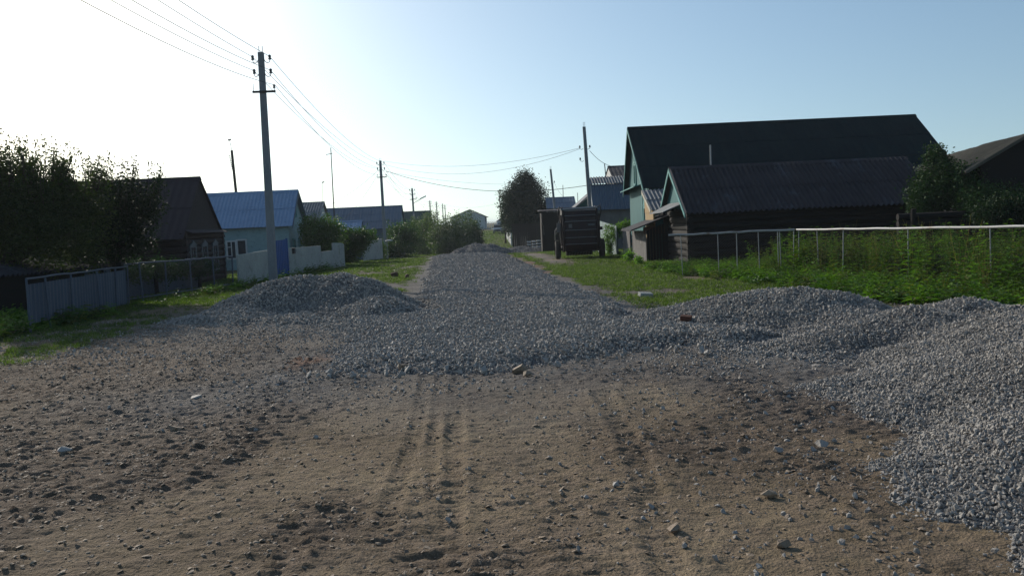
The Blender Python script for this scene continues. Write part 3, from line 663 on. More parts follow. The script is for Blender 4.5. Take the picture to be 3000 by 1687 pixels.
# ------------------------------------------------------------------ house builder
def corr_sheet(m, a, b, c, d, pitch, amp, th=.02):
    """a->b along eave/ridge direction (ridge), d->c eave ; a,b ridge ends, d,c eave ends"""
    a, b, c, d = map(Vector, (a, b, c, d)); L = (b-a).length; H = (d-a).length; nrm = (b-a).cross(d-a).normalized()
    if nrm.z < 0: nrm = -nrm
    n = max(2, int(L/pitch*(6 if amp else 0)) or int(L/.5)+1); rows = max(1, int(round(H/1.6))); W = n+1; rr_ = random.Random(int(L*1000))
    sag = [rr_.uniform(-.02, .02) for _ in range(int(L)+3)]
    for j in range(rows):
        top = []; bot = []; offs = [rr_.uniform(-.008, .008) for _ in range(int(L/1.1)+2)]
        for k in (0, 1):
            for i in range(n+1):
                t = i/n; p = a.lerp(b, t).lerp(d.lerp(c, t), (j+k+(.03 if k else 0))/rows)
                o = amp*math.sin(t*L/pitch*2*math.pi)+offs[int(t*L/1.1)]+(.022 if k else 0)
                q = t*L; s0 = sag[int(q)]; s1 = sag[int(q)+1]; o += s0+(s1-s0)*(q-int(q))
                top.append(p+nrm*(o+th)); bot.append(p+nrm*(o-th*.2))
        K = len(top); fs = []
        for i in range(n): fs += [(i, i+1, i+W+1, i+W), (K+i, K+i+W, K+i+W+1, K+i+1), (i, K+i, K+i+1, i+1), (W+i, W+i+1, K+W+i+1, K+W+i)]
        fs += [(0, W, K+W, K), (n, K+n, K+W+n, W+n)]
        m.add(top+bot, fs)
def window(root, c, right, out, w, h, fmat, deep=.06, fw=.09, bars=True, name='window', top=None):
    """c: lower-left corner on the wall; right/out unit vectors"""
    c = Vector(c); r = Vector(right); o = Vector(out); up = Vector((0, 0, 1)); m = MB()
    def bx(x0, x1, z0, z1, d0, d1):
        q = [c+r*x0+up*z0, c+r*x1+up*z0, c+r*x1+up*z1, c+r*x0+up*z1]; m.prism([p+o*d0 for p in q], o*(d1-d0))
    bx(-fw, 0, -fw, h+fw, -.02, deep); bx(w, w+fw, -fw, h+fw, -.02, deep); bx(.0, w, h, h+fw, -.02, deep-.003); bx(.0, w, -fw, 0, -.02, deep+.02)
    if bars: bx(w/2-.025, w/2+.025, 0, h, -.02, deep-.02); bx(0, w/2-.025, h*.66, h*.66+.04, -.02, deep-.025)
    if top:
        q = [c+r*(-fw*1.6)+up*(h+fw+.003), c+r*(w+fw*1.6)+up*(h+fw+.003), c+r*(w*.75)+up*(h+fw+top*.55), c+r*(w*.5)+up*(h+fw+top), c+r*(w*.25)+up*(h+fw+top*.55)]
        m.prism([p-o*.0 for p in q], o*(deep+.02))
    f = m.build(name, fmat, root)
    g = MB(); q = [c, c+r*w, c+r*w+up*h, c+up*h]; g.prism([p+o*.004 for p in q], o*.012); g.build('pane', MT['glass'], f)
    return f
def house(name, label, cat, A, ang, L, wn, wf, en, ef, rz, roof, wall, gable, sgn=1, pitch=.18, amp=.025, ov=.35, oe=.3, cap=True, barge=None, logs=False, gz=None, group=None, wallh=None):
    """A apex-ground xy on gable plane; ridge runs along u; near side is -v"""
    u = Vector((math.cos(ang), math.sin(ang), 0)); v = Vector((-u.y, u.x, 0))
    if v.y < 0: v = -v
    A = Vector((A[0], A[1], 0)); gz = float(base(A.y)) if gz is None else gz
    root = empty(name, (A.x, A.y, gz), label, cat, group)
    pt = lambda s, t, z: A+u*s+v*t+Vector((0, 0, z))
    sn = (rz-en)/wn; sf = (rz-ef)/wf
    tn = wn-oe; tf = wf-oe; zn = rz-sn*tn-.05; zf = rz-sf*tf-.05
    m = MB()
    if logs:
        nl = int((zn-gz)/.22)
        for i in range(nl):
            z0 = gz-.2 + i*(zn-gz+.2)/nl; z1_ = z0+(zn-gz+.2)/nl-.012; b = .0 if i % 2 else .0
            for (a, c) in ((pt(.0, -tn, 0), pt(L, -tn, 0)), (pt(0, -tn, 0), pt(0, tf, 0)), (pt(L, -tn, 0), pt(L, tf, 0)), (pt(0, tf, 0), pt(L, tf, 0))):
                d = (c-a).normalized(); m.tube([a-d*.15+Vector((0, 0, (z0+z1_)/2)), c+d*.15+Vector((0, 0, (z0+z1_)/2))], (z1_-z0)/2*1.06, 8)
    else:
        m.hexa([pt(0, -tn, gz-.3), pt(L, -tn, gz-.3), pt(L, tf, gz-.3), pt(0, tf, gz-.3), pt(0, -tn, zn), pt(L, -tn, zn), pt(L, tf, zf), pt(0, tf, zf)])
    m.build('wall', wall, root)
    for s0 in (0, L):
        sg = -1 if s0 == 0 else 1
        g = MB(); g.prism([pt(s0-sg*.06, -tn-.0, zn-.02), pt(s0-sg*.06, 0, rz-.06), pt(s0-sg*.06, tf, zf-.02)], u*sg*.09); g.build('gable', gable, root)
    m = MB()
    corr_sheet(m, pt(-ov, 0, rz), pt(L+ov, 0, rz), pt(L+ov, -wn, en), pt(-ov, -wn, en), pitch, amp)
    corr_sheet(m, pt(-ov, 0.001, rz), pt(L+ov, 0.001, rz), pt(L+ov, wf, ef), pt(-ov, wf, ef), pitch, amp)
    ro = m.build('roof', roof, root)
    if cap: MB().prism([pt(-ov-.01, -.16, rz-.16*sn+.05), pt(-ov-.01, 0, rz+.07), pt(-ov-.01, .16, rz-.16*sf+.05)], u*(L+2*ov+.02)).build('ridge_cap', roof, ro)
    if barge:
        for (w_, e_, s_) in ((-wn, en, sn), (wf, ef, sf)):
            MB().prism([pt(-ov-.03, 0, rz+.0), pt(-ov-.03, w_, e_), pt(-ov-.03, w_, e_-.16), pt(-ov-.03, 0, rz-.18)], u*.035).build('bargeboard', barge, ro)
    return root, pt, u, v, tn, tf, zn, zf
TH = R(2.5)
# ---- left row
# dark brown house
b = P(578, 522, 35.2)
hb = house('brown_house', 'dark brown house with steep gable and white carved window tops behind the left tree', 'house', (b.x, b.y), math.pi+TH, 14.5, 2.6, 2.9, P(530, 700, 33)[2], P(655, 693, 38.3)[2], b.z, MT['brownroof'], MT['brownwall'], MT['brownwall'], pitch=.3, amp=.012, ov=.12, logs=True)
root, pt, u, v, tn, tf, zn, zf = hb
MB().prism([pt(-.0, -tn, zn+.1), pt(-.35, -tn+.05, zn-.04), pt(-.35, tf-.05, zn-.04), pt(0, tf, zn+.1)], (0, 0, .03)).build('skirt_roof', MT['brownroof'], root)
for t in (-1.8, -.35, 1.1):
    window(root, pt(-.08, t, gz_ := -.2+.55), v, -u, .55, .95, MT['dimwhite'], top=.2)
# blue roofed house
b = P(859, 559, 52.5)
root, pt, u, v, tn, tf, zn, zf = house('blue_roofed_house', 'pale turquoise house with light blue metal roof behind the tallest pole', 'house', (b.x, b.y), math.pi+TH, 8.6, 2.35, 2.9, P(830, 663, 50.3)[2], P(890, 661, 55.3)[2], b.z, MT['blueroof'], MT['turq'], MT['turq'], pitch=.22, amp=.012, ov=.3, barge=MT['bluegrey'])
for s, z0, w_, h_ in ((2.55, .55, .45, .8), (3.15, .35, .45, .95)):
    window(root, pt(s+w_, -tn-.0, z0), -u, -v, w_, h_, MT['white'], bars=s > 3)
window(root, pt(-.03, -.15, 2.7), v, -u, .3, .6, MT['tealtrim'], bars=False, name='attic_window')
window(root, pt(-.03, -1.2, .35), v, -u, .5, .9, MT['tealtrim'])
window(root, pt(-.03, .5, .35), v, -u, .5, .9, MT['tealtrim'])
m = MB()
for i in range(14): 
    z_ = gz0 = -.3+i*.2
    if z_ < zn-.1: m.prism([pt(-.012, -tn, z_), pt(-.012, tf, z_), pt(-.012, tf, z_+.18), pt(-.012, -tn, z_+.18)], u*-.02)
m.build('siding', MT['turq'], root)
# annex, part of the same house
MB().hexa([pt(5.7, -tn-1.6, -.5), pt(8.0, -tn-1.6, -.5), pt(8.0, -tn-.02, -.5), pt(5.7, -tn-.02, -.5), pt(5.7, -tn-1.6, zn-.15), pt(8.0, -tn-1.6, zn-.15), pt(8.0, -tn-.02, zn+.0), pt(5.7, -tn-.02, zn)]).build('annex', MT['turq'], root)
MB().hexa([pt(5.5, -tn-1.8, zn-.14), pt(8.2, -tn-1.8, zn-.14), pt(8.2, -tn-.4, zn-.0), pt(5.5, -tn-.4, zn), pt(5.5, -tn-1.8, zn-.09), pt(8.2, -tn-1.8, zn-.09), pt(8.2, -tn-.4, zn+.05), pt(5.5, -tn-.4, zn+.05)]).build('annex_roof', MT['galv'], root)
# grey slate
b = P(943, 593, 66)
house('slate_house', 'small house with pale grey corrugated slate roof behind the leafy bush', 'house', (b.x, b.y), math.pi+TH, 4.5, 3.0, 2.4, P(925, 650, 63)[2], P(957, 650, 68)[2], b.z, MT['slate'], MT['turq'], MT['farwall'], pitch=.2, amp=.035, ov=.2)
# long blue grey
b = P(1173, 603, 86)
root, pt, u, v, tn, tf, zn, zf = house('long_house', 'long low house with wide blue grey roof and brick chimney left of the second pole', 'house', (b.x, b.y), math.pi+TH, 10.2, 3.6, 3.2, P(1168, 668, 82)[2], P(1185, 668, 89)[2], b.z, MT['bluegrey'], MT['bluegrey'], MT['turq'], pitch=.3, amp=.012, ov=.2)
MB().box(pt(9.2, 0, 0).x-.28, pt(9.2, 0, 0).x+.28, pt(9, 0, 0).y-.28, pt(9, 0, 0).y+.28, b.z-.6, b.z+.45).build('chimney', MT['stonewall'], root)
# light blue low roof in front
b = P(1058, 647, 74)
house('low_outbuilding', 'low outbuilding with small light blue roof in front of the long house', 'outbuilding', (b.x, b.y), math.pi+TH, 2.4, 1.5, 1.5, P(1052, 675, 72.6)[2], P(1062, 675, 75.5)[2], b.z, MT['blueroof'], MT['bluegrey'], MT['bluegrey'], pitch=.3, amp=.01, ov=.1)
# green
b = P(1258, 618, 116)
house('green_roofed_house', 'house with dark green roof half hidden behind the willow bushes', 'house', (b.x, b.y), math.pi+TH, 6, 3.2, 3, P(1256, 662, 112)[2], P(1262, 662, 119)[2], b.z, MT['greenroof'], MT['teal'], MT['teal'], pitch=.3, amp=.01, ov=.15)
# far white building : gable faces the camera
def gable_facing(name, label, cat, pl, pr, pa, d, depth, roof, wall, gz, ov=.25, over=.3, yaw=0, pitch=.3, amp=.0, rooft=.1):
    """pl/pr eave pixels, pa apex pixel at distance d, ridge runs away in depth"""
    l = P(*pl, d); r = P(*pr, d); a = P(*pa, d); dv = Vector((math.sin(yaw), math.cos(yaw), 0))*depth
    root = empty(name, ((l.x+r.x)/2, d, gz), label, cat)
    MB().hexa([(l.x, d, gz-.5), (r.x, d, gz-.5), Vector((r.x, d, gz-.5))+dv, Vector((l.x, d, gz-.5))+dv, l, r, r+dv, l+dv]).build('wall', wall, root)
    dn = dv.normalized()
    MB().prism([l+Vector((0, -.01, -.01)), r+Vector((0, -.01, -.01)), a-Vector((0, .01, .05))], dn*.1).build('gable', wall, root)
    m = MB(); e = dn*over
    for q in (l, r):
        o = (q-a).normalized()*ov+(q-a); corr_sheet(m, a-e, a+dv+e, a+o+dv+e, a+o-e, pitch, amp, rooft)
    ro = m.build('roof', roof, root)
    return root, l, r, a, dn
root, l, r, a, dn = gable_facing('white_building', 'pale building with shallow gable standing alone at the far end of the street', 'building', (1322, 638), (1421, 634), (1376, 615), 190, 14, MT['darkslate'], MT['farwall'], .42, .4)
MB().prism([r+Vector((.0, -.05, -.1)), r+Vector((.16, -.05, -.1)), (r.x+.16, r.y-.05, 0), (r.x, r.y-.05, 0)], (0, .14, 0)).build('corner_trim', MT['darkslate'], root)
# low shed near left
m = MB()
A1 = P(-60, 822, 17.5); A2 = P(352, 780, 24.0)
e1 = Vector((-12.6, 15.5, A1.z-.05)); e2 = Vector((-11.9, 24.2, P(352, 781, 24.2).z))
root = empty('low_shed', (-13.5, 20, 0), 'low shed with dark corrugated slate roof under the left trees', 'shed')
corr_sheet(m, e1+Vector((-2.2, 0, .5)), e2+Vector((-2.2, 0, .5)), e2, e1, .18, .03); m.build('roof', MT['darkslate'], root)
MB().hexa([(e1.x-2.1, e1.y+.1, -.2), (e1.x-.15, e1.y+.1, -.2), (e2.x-.15, e2.y-.1, -.2), (e2.x-2.1, e2.y-.1, -.2), (e1.x-2.1, e1.y+.1, e1.z+.40), (e1.x-.15, e1.y+.1, e1.z-.02), (e2.x-.15, e2.y-.1, e2.z-.02), (e2.x-2.1, e2.y-.1, e2.z+.40)]).build('wall', MT['log'], root)
# ------------------------------------------------------------------ fences
def fence_frame(name, label, pts, h, postr, mat, posts, rail=True, parent=None, railr=.03, wiremesh=None, bottom=False, cat='fence', postmat=None, sheet=None):
    """pts: polyline xy ; posts: list of (seg t 0..1 over whole polyline)"""
    P3 = [Vector((x, y, z1(x, y))) for x, y in pts]; root = empty(name, P3[0], label, cat)
    lens = [(b-a).length for a, b in zip(P3[:-1], P3[1:])]; T = sum(lens)
    def at(t):
        d = t*T
        for a, b, l in zip(P3[:-1], P3[1:], lens):
            if d <= l+1e-6: return a.lerp(b, d/l)
            d -= l
        return P3[-1].copy()
    for t in posts:
        p = at(t); MB().tube([p-Vector((math.sin(t*40)*.05, 0, .2)), p+Vector((0, 0, h-railr*.5))], postr, 6).build('post', postmat or mat, root)
    if rail:
        rj = random.Random(len(label)); MB().tube([at(i/14)+Vector((0, rj.uniform(-.01, .01), h+(rj.uniform(-.012, .012) if 0 < i < 14 else 0))) for i in range(15)], railr, 8).build('top_rail', mat, root)
        if bottom: MB().tube([p+Vector((0, 0, .12)) for p in P3], railr*.8, 6).build('bottom_rail', mat, root)
    if wiremesh:
        m = MB(); sp = .08; hh = h-.06
        for a, b, l in zip(P3[:-1], P3[1:], lens):
            n = int(l/sp); d = (b-a)/l
            for i in range(-int(hh/sp), n+1):
                for s in (1, -1):
                    x0, x1 = i*sp, i*sp+hh
                    z0, z1_ = (.05, .05+hh) if s > 0 else (.05+hh, .05)
                    if x0 < 0: f = -x0/hh; z0 = z0+(z1_-z0)*f; x0 = 0
                    if x1 > l: f = (l-x0)/(x1-x0) if x1 > x0 else 0; z1_ = z0+(z1_-z0)*f; x1 = l
                    if x1-x0 < .02: continue
                    m.tube([a+d*x0+Vector((0, 0, z0)), a+d*x1+Vector((0, 0, z1_))], .0022, 3, False)
        m.build('wire_mesh', wiremesh, root)
    return root, at, P3
# left near fence: frame with grey-blue sheets behind
fl = [(-9.55, 16.8), (-10.6, 23.6)]
root, at, P3 = fence_frame('sheet_fence', 'grey blue sheet metal fence in a pale pipe frame at far left', fl, 1.08, .022, MT['bluefence'], [0, .14, .36, .62, .84, 1], True, railr=.02, bottom=False)
m = MB(); a, b = P3; d = (b-a).normalized(); n_ = Vector((d.y, -d.x, 0)); n_ = n_ if n_.x < 0 else -n_
corr_sheet(m, a+d*.15+n_*.06+Vector((0, 0, .96)), b+n_*.06+Vector((0, 0, .98)), b+n_*.06+Vector((0, 0, .05)), a+d*.15+n_*.06+Vector((0, 0, .2)), .2, .012, .006); m.build('sheet', MT['bluefence'], root)
c0 = P3[0]
MB().tube([c0+Vector((0, 0, .08)), G(-60, 990)+Vector((0, 0, .12))], .045, 8).build('low_rail', MT['galv'], root)
root, at, P3 = fence_frame('mesh_fence', 'see through wire mesh fence with greenish frame before the brown house', [(-11.0, 24.2), (-10.2, 31.3)], 1.12, .028, MT['bluefence'], [0, .12, .33, .55, .78, 1], True, wiremesh=MT['wire'], railr=.025, bottom=True)
# dark post between
tag(MB().obox((-10.75, 23.5), (1, 0), (0, 1), .07, .07, -.3, 1.12).build('wooden_post', MT['log']), 'dark wooden post between the sheet fence and the mesh fence', 'post')
# white wall + blue gate + white wall with a notch
def wall_poly(name, label, cat, a, b, top, mat, th=.07, bottom=-.3):
    """top: list (t, z) along a->b"""
    a = Vector((*a, 0)); b = Vector((*b, 0)); d = b-a; n = Vector((d.y, -d.x, 0)).normalized()*th; g = float(base((a.y+b.y)/2))
    poly = [a+Vector((0, 0, g+bottom)), b+Vector((0, 0, g+bottom))]+[a+d*t+Vector((0, 0, g+z)) for t, z in reversed(top)]
    return MB().prism(poly, n)
def at_x(px, x, y0):   # distance where the street-parallel line x meets the pixel column
    return y0
W = lambda px, d: (P(px, 760, d).x, d)
o = wall_poly('w', '', '', W(692, 31.6), W(795, 36.8), [(0, 1.18), (1, 1.22)], MT['whitewall']).build('panel_fence', MT['whitewall'], None, bevel=.01); tag(o, 'off white panel fence between the mesh fence and the blue gate', 'fence')
root = empty('metal_gate', (*W(820, 38), -.2), 'tall cobalt blue sheet metal gate beside the nearest pole', 'gate')
a, b = W(800, 37.2), W(843, 39.4); m = MB(); g = -.25
corr_sheet(m, Vector((*a, g+1.62)), Vector((*b, g+1.66)), Vector((*b, g+.05)), Vector((*a, g+.05)), .25, .02, .006); m.build('door_leaf', MT['blue'], root)
for q in (a, b): MB().obox((q[0], q[1]), (1, 0), (0, 1), .04, .04, g-.2, g+1.7).build('gate_post', MT['blue'], root)
a, b = W(846, 39.6), W(1007, 48.5)
o = wall_poly('w', '', '', a, b, [(0, 1.3), (.52, 1.27), (.521, .95), (.76, .95), (.761, 1.35), (.96, 1.3), (1, 1.2)], MT['whitewall']).build('panel_fence', MT['whitewall'], None, bevel=.01); tag(o, 'off white panel fence with a notch in its top right of the blue gate', 'fence')
tag(MB().obox((a[0]+.12, a[1]+.4), (.1, .99), (1, 0), .1, .09, .72, .98).build('mailbox', MT['iron'], None, bevel=.01), 'small dark mailbox on the notched fence beside the blue gate', 'mailbox')
o = wall_poly('w', '', '', W(1064, 57), W(1120, 62), [(0, 1.25), (.1, 1.35), (1, 1.45)], MT['whitewall']).build('panel_fence', MT['whitewall'], None, bevel=.01); tag(o, 'short off white fence piece between the two leafy bushes and the second pole', 'fence')
# small mushroom cap post beside pole 2
c = P(1136, 740, 70); root = empty('vent_pipe', (c.x, 70, float(base(70))), 'thin pipe with small white cap just right of the second pole', 'pipe')
MB().tube([(c.x, 70, float(base(70))-.1), (c.x, 70, P(1136, 707, 70).z)], .03, 8).build('pipe', MT['galv'], root); t = P(1140, 706, 70)
MB().tube([t, t+Vector((0, 0, .06)), t+Vector((0, 0, .12))], [.33, .3, .05], 12).build('cap', MT['palepipe'], root)
# right pipe fence
fr = [(4.75, 25.6), (8.2, 24.6)]
gz = lambda x, y: z1(x, y)
root, at, P3 = fence_frame('pipe_fence', 'thick white pipe rail fence with thin posts crossing behind the lawn, left run', fr, 1.245, .013, MT['galv'], [.1, .4, .55, .72, .87, .885, .995], True, wiremesh=MT['rust'], railr=.03)
for o in root.children:
    if o.name.startswith('top_rail'): o.data.materials.clear(); o.data.materials.append(MT['palepipe'])
root, at, P3 = fence_frame('pipe_fence', 'white pipe rail fence running towards the viewer in the tall weeds, right run', [(8.25, 24.55), (10.6, 15.0)], 1.24, .013, MT['galv'], [.01, .1, .22, .47, .72, .95], True, wiremesh=MT['rust'], railr=.03)
for o in root.children:
    if o.name.startswith('top_rail'): o.data.materials.clear(); o.data.materials.append(MT['palepipe'])
# ------------------------------------------------------------------ right houses
b = P(1841, 376, 44)
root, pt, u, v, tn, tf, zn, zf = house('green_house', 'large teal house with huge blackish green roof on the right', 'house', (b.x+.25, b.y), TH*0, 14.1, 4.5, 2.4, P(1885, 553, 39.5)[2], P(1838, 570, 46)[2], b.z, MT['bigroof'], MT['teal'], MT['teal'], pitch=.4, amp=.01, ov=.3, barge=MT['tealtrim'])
window(root, pt(-.03, -tn+.55, .9), -v if False else v, -u, .6, 1.2, MT['tealtrim'], top=.35, fw=.12)
window(root, pt(-.03, -.7, 3.4), v, -u, .5, .9, MT['tealtrim'], top=.25, name='attic_window')
MB().prism([pt(0, -tn+1.2, zn+.1), pt(-.5, -tn+1.4, zn-.02), pt(-.5, tf+.1, zn-.12), pt(0, tf+.1, zn+.1)], (0, 0, .04)).build('skirt_roof', MT['tealtrim'], root)
for t in (-tn+.02, -tn+1.6): MB().prism([pt(-.05, t, -.3), pt(-.05, t+.14, -.3), pt(-.05, t+.14, zn-.02), pt(-.05, t, zn-.02)], u*-.03).build('corner_board', MT['tealtrim'], root)
# porch on the camera side
pa = P(1890, 557, 38.6); pe = P(1940, 612, 37.2)
px0, px1 = 6.15, 8.3; rzp = pa.z; ezp = pe.z-.05
po = MB(); corr_sheet(po, (px0, 39.3, rzp), (px1+.6, 39.3, rzp), (px1+.6, 37.0, ezp), (px0, 37.0, ezp), .18, .03); pr = po.build('porch_roof', MT['slate'], root)
MB().prism([(px0-.04, 39.3, rzp+.02), (px0-.04, 36.95, ezp+.02), (px0-.04, 36.95, ezp-.14), (px0-.04, 39.3, rzp-.14)], (.04, 0, 0)).build('bargeboard', MT['cream'], pr)
MB().prism([(px0+.1, 39.35, ezp-.1), (px0+.1, 37.15, ezp-.1), (px0+.1, 39.35, rzp-.2)], (.06, 0, 0)).build('porch_gable', MT['tan'], root)
MB().box(px0+.12, px0+.2, 37.2, 39.35, float(base(38)), ezp-.08).build('porch_wall', MT['tan'], root)
MB().box(px0-.35, px1, 36.6, 37.15, ezp-1.0, ezp-.7).build('porch_ledge', MT['brick'], root)
# white vent pipe rising before the big roof
t = P(2081, 425, 36.5); c = P(2083, 482, 36.5)
tag(MB().tube([(t.x, 36.5, 1.0), t], .035, 8).build('vent_pipe', MT['galv']), 'thin pale vent pipe standing up before the huge dark roof', 'pipe')
# barn
b = P(1963, 494, 35.2)
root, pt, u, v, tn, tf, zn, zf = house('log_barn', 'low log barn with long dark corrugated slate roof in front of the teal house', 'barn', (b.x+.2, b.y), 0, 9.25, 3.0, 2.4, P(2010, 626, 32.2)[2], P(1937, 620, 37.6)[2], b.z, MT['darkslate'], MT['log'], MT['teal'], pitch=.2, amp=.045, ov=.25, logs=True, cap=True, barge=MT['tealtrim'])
# little awning of pale sheet under the gable
MB().prism([pt(-.02, -tn+.5, zn+.3), pt(-.9, -tn+.7, zn-.05), pt(-.9, tf*.6, zn-.1), pt(-.02, tf*.6, zn+.3)], (0, 0, .03)).build('gable_awning', MT['slate'], root)
# lean-to shed
g1 = G(1896, 768); gx, gy = g1.x, g1.y
zt = P(1896, 676, gy).z
root = empty('plank_shed', (gx, gy, g1.z), 'small grey plank lean to shed at the corner of the log barn', 'shed')
x1s = 7.0; yb = gy+2.6
def plankwall(m, a, b, z0, za, zb, w=.13, th=.02, gap=.012, jag=.0):
    a = Vector((*a, 0)); b = Vector((*b, 0)); L = (b-a).length; n = max(1, int(L/w)); d = (b-a)/L; nn = Vector((-d.y, d.x, 0))*th
    for i in range(n):
        t0 = i/n; t1 = (i+1)/n-gap/L; zz0 = za+(zb-za)*t0+random.uniform(-jag, jag); zz1 = za+(zb-za)*t1+random.uniform(-jag, jag)*.2; o = nn*random.uniform(.0, .5)
        p = [a+d*L*t0+o, a+d*L*t1+o, a+d*L*t1+nn+o, a+d*L*t0+nn+o]
        m.hexa([q+Vector((0, 0, z0)) for q in p]+[q+Vector((0, 0, zz0 if k in (0, 3) else zz1)) for k, q in enumerate(p)])
random.seed(4)
m = MB(); plankwall(m, (gx, gy), (gx-.15, yb+.4), g1.z-.05, zt, zt-.02); m.build('side_wall', MT['greywood'], root)
m = MB(); zr = P(2008, 616, gy-.1).z; xr_ = P(2008, 616, gy).x
plankwall(m, (gx+.02, gy), (xr_+.4, gy), g1.z-.05, zt, zr+.0); m.build('front_wall', MT['log'], root)  # near-black planks put the dark interior's shade into the front wall's colour
MB().hexa([(gx-.7, gy-.25, zt+.0), (xr_+.1, gy-.25, zr+.06), (xr_+.1, yb+.3, zr+.06), (gx-.7, yb+.3, zt+.0), (gx-.7, gy-.25, zt+.06), (xr_+.1, gy-.25, zr+.12), (xr_+.1, yb+.3, zr+.12), (gx-.7, yb+.3, zt+.06)]).build('roof', MT['darkslate'], root)
# plank fence left of it
root = empty('plank_fence', (gx-.4, yb+1, -.2), 'shaded grey plank fence between the shed and the climbing plant', 'fence')
m = MB(); q = P(1826, 700, yb+5.2); plankwall(m, (gx-.25, yb+.5), (q.x, yb+5.2), -.5, P(1850, 668, yb+.5).z, P(1826, 668, yb+5).z, jag=.03); m.build('boards', MT['greywood'], root)
MB().obox(((gx-.25+q.x)/2+.08, (yb*2+5.7)/2), (0, 1), (1, 0), 2.0, .03, .4, .5).build('rail', MT['greywood'], root)
root = empty('garden_fence', (5.2, 43, -.35), 'pale green grey board fence right of the farm machine', 'fence')
m = MB(); a_ = P(1808, 700, 46.2); b_ = P(1752, 700, 53); plankwall(m, (a_.x, 46.2), (b_.x, 53), -.8, P(1808, 662, 46.2).z, P(1752, 645, 53).z, w=.16, jag=.03); m.build('boards', simple('pale_green_boards', (.26, .33, .33), (.2, .26, .26), 3, .8, .3), root)
for t in (0.05, .5, .95): MB().obox((a_.x+(b_.x-a_.x)*t+.06, 46.2+6.8*t), (1, 0), (0, 1), .05, .05, -.6, .95).build('post', MT['greywood'], root)
# grey building behind the machine
b = P(1728, 522, 62)
x0, x1_ = P(1732, 560, 60).x, P(1850, 560, 60).x
root = empty('slate_barn', (x0+1, 61, float(base(61))), 'grey block outbuilding with wavy slate roof behind the farm machine', 'outbuilding')
zt_ = P(1728, 522, 62).z; zm = P(1732, 541, 60.2).z; ze = P(1740, 615, 60).z
m = MB(); corr_sheet(m, (x0-.1, 61.4, zt_), (x1_+2.5, 61.4, zt_), (x1_+2.5, 60.0, zm), (x0-.1, 60.0, zm), .2, .04); m.build('roof', MT['slate'], root)
m = MB(); corr_sheet(m, (x0, 60.15, zm-.02), (x1_+2.5, 60.15, zm-.02), (x1_+2.5, 59.2, ze), (x0, 59.2, ze), .16, .02); m.build('lower_roof', MT['bluegrey'], root)
MB().box(x0+.1, x1_+2.4, 59.5, 63.5, -1.2, ze+.0).build('wall', MT['stonewall'], root)
MB().prism([(x0+.02, 59.5, ze-.02), (x0+.02, 63.5, ze-.02), (x0+.02, 61.4, zt_-.06)], (.1, 0, 0)).build('gable', MT['white'], root)
window(root, (P(1836, 660, 59.4).x, 59.49, .0), (1, 0, 0), (0, -1, 0), .8, .8, MT['bluegrey'])
# dark roofed building above it
b = P(1784, 489, 66)
house('dark_roofed_house', 'house showing only a dark roof end above the wavy slate roof', 'house', (b.x, b.y), 0, 7, 3.2, 3, P(1780, 530, 63)[2], P(1780, 530, 69)[2], b.z, MT['darkslate'], MT['stonewall'], MT['white'], pitch=.3, amp=.01, ov=.1)
# small gable with light roof left of the bare pole
root, l, r, a, dn = gable_facing('teal_gabled_shed', 'small shed with teal gable and pale sloping roof left of the bare pole', 'shed', (1684, 612), (1790, 610), (1735, 566), 66, 4, MT['slate'], MT['teal'], -.6, .5, rooft=.08)
# blue roofed house right
b = P(1684, 577, 98)
root, pt, u, v, tn, tf, zn, zf = house('distant_blue_house', 'distant low house with muted blue roof between the round tree and the bare pole', 'house', (P(1600, 580, 98).x, b.y), 0, (P(1684, 577, 98)-P(1604, 580, 98)).length, 3, 3, P(1600, 612, 95)[2], P(1600, 612, 101)[2], b.z, MT['bluegrey'], MT['stonewall'], MT['farwall'], pitch=.3, amp=.01, ov=.1)
# dark wooden barn left of machine
xa, xb = P(1586, 640, 72).x, P(1668, 640, 72).x
root = empty('dark_shed', (xa+1, 73, float(base(72))), 'blackish plank shed between the striped boards and the farm machine', 'shed')
random.seed(8); m = MB(); plankwall(m, (xa, 72), (xb, 72), -1.5, P(1590, 622, 72).z, P(1668, 618, 72).z, w=.18); m.build('front_wall', MT['log'], root)
MB().box(xa, xb, 72.06, 75, -1.5, P(1600, 624, 72).z).build('wall', MT['log'], root)
MB().hexa([(xa-.2, 71.8, P(1590, 620, 72).z), (xb+.2, 71.8, P(1590, 620, 72).z), (xb+.2, 75.2, P(1590, 616, 72).z), (xa-.2, 75.2, P(1590, 616, 72).z)]+[(xa-.2, 71.8, P(1590, 620, 72).z+.06), (xb+.2, 71.8, P(1590, 620, 72).z+.06), (xb+.2, 75.2, P(1590, 616, 72).z+.06), (xa-.2, 75.2, P(1590, 616, 72).z+.06)]).build('roof', MT['brownroof'], root)
MB().tube([P(1588, 625, 71.9), P(1587, 650, 71.9), P(1592, 665, 71.9), P(1594, 688, 71.9)], .018, 5).build('broken_trim', MT['greywood'], root)
# dark fence/wall behind sign
xa, xb = P(1500, 660, 88).x, P(1600, 660, 88).x
root = empty('dark_board_fence', (xa, 88, float(base(88))), 'tall blackish board fence under the round dark tree', 'fence')
m = MB(); plankwall(m, (xa, 88), (xb, 89), -1.8, P(1505, 655, 88).z, P(1600, 655, 88).z, w=.2); m.build('boards', MT['log'], root)
# right far building
d0 = 26
root, l, r, a, dn = gable_facing('weathered_barn', 'weathered barn with mossy grey roof cut off by the right picture edge', 'barn', (2872, 482), (3200, 500), (3012, 396), 26.5, 17, MT['mossroof'], MT['log'], 0, .5, yaw=R(15), pitch=.2, amp=.03, rooft=.06)
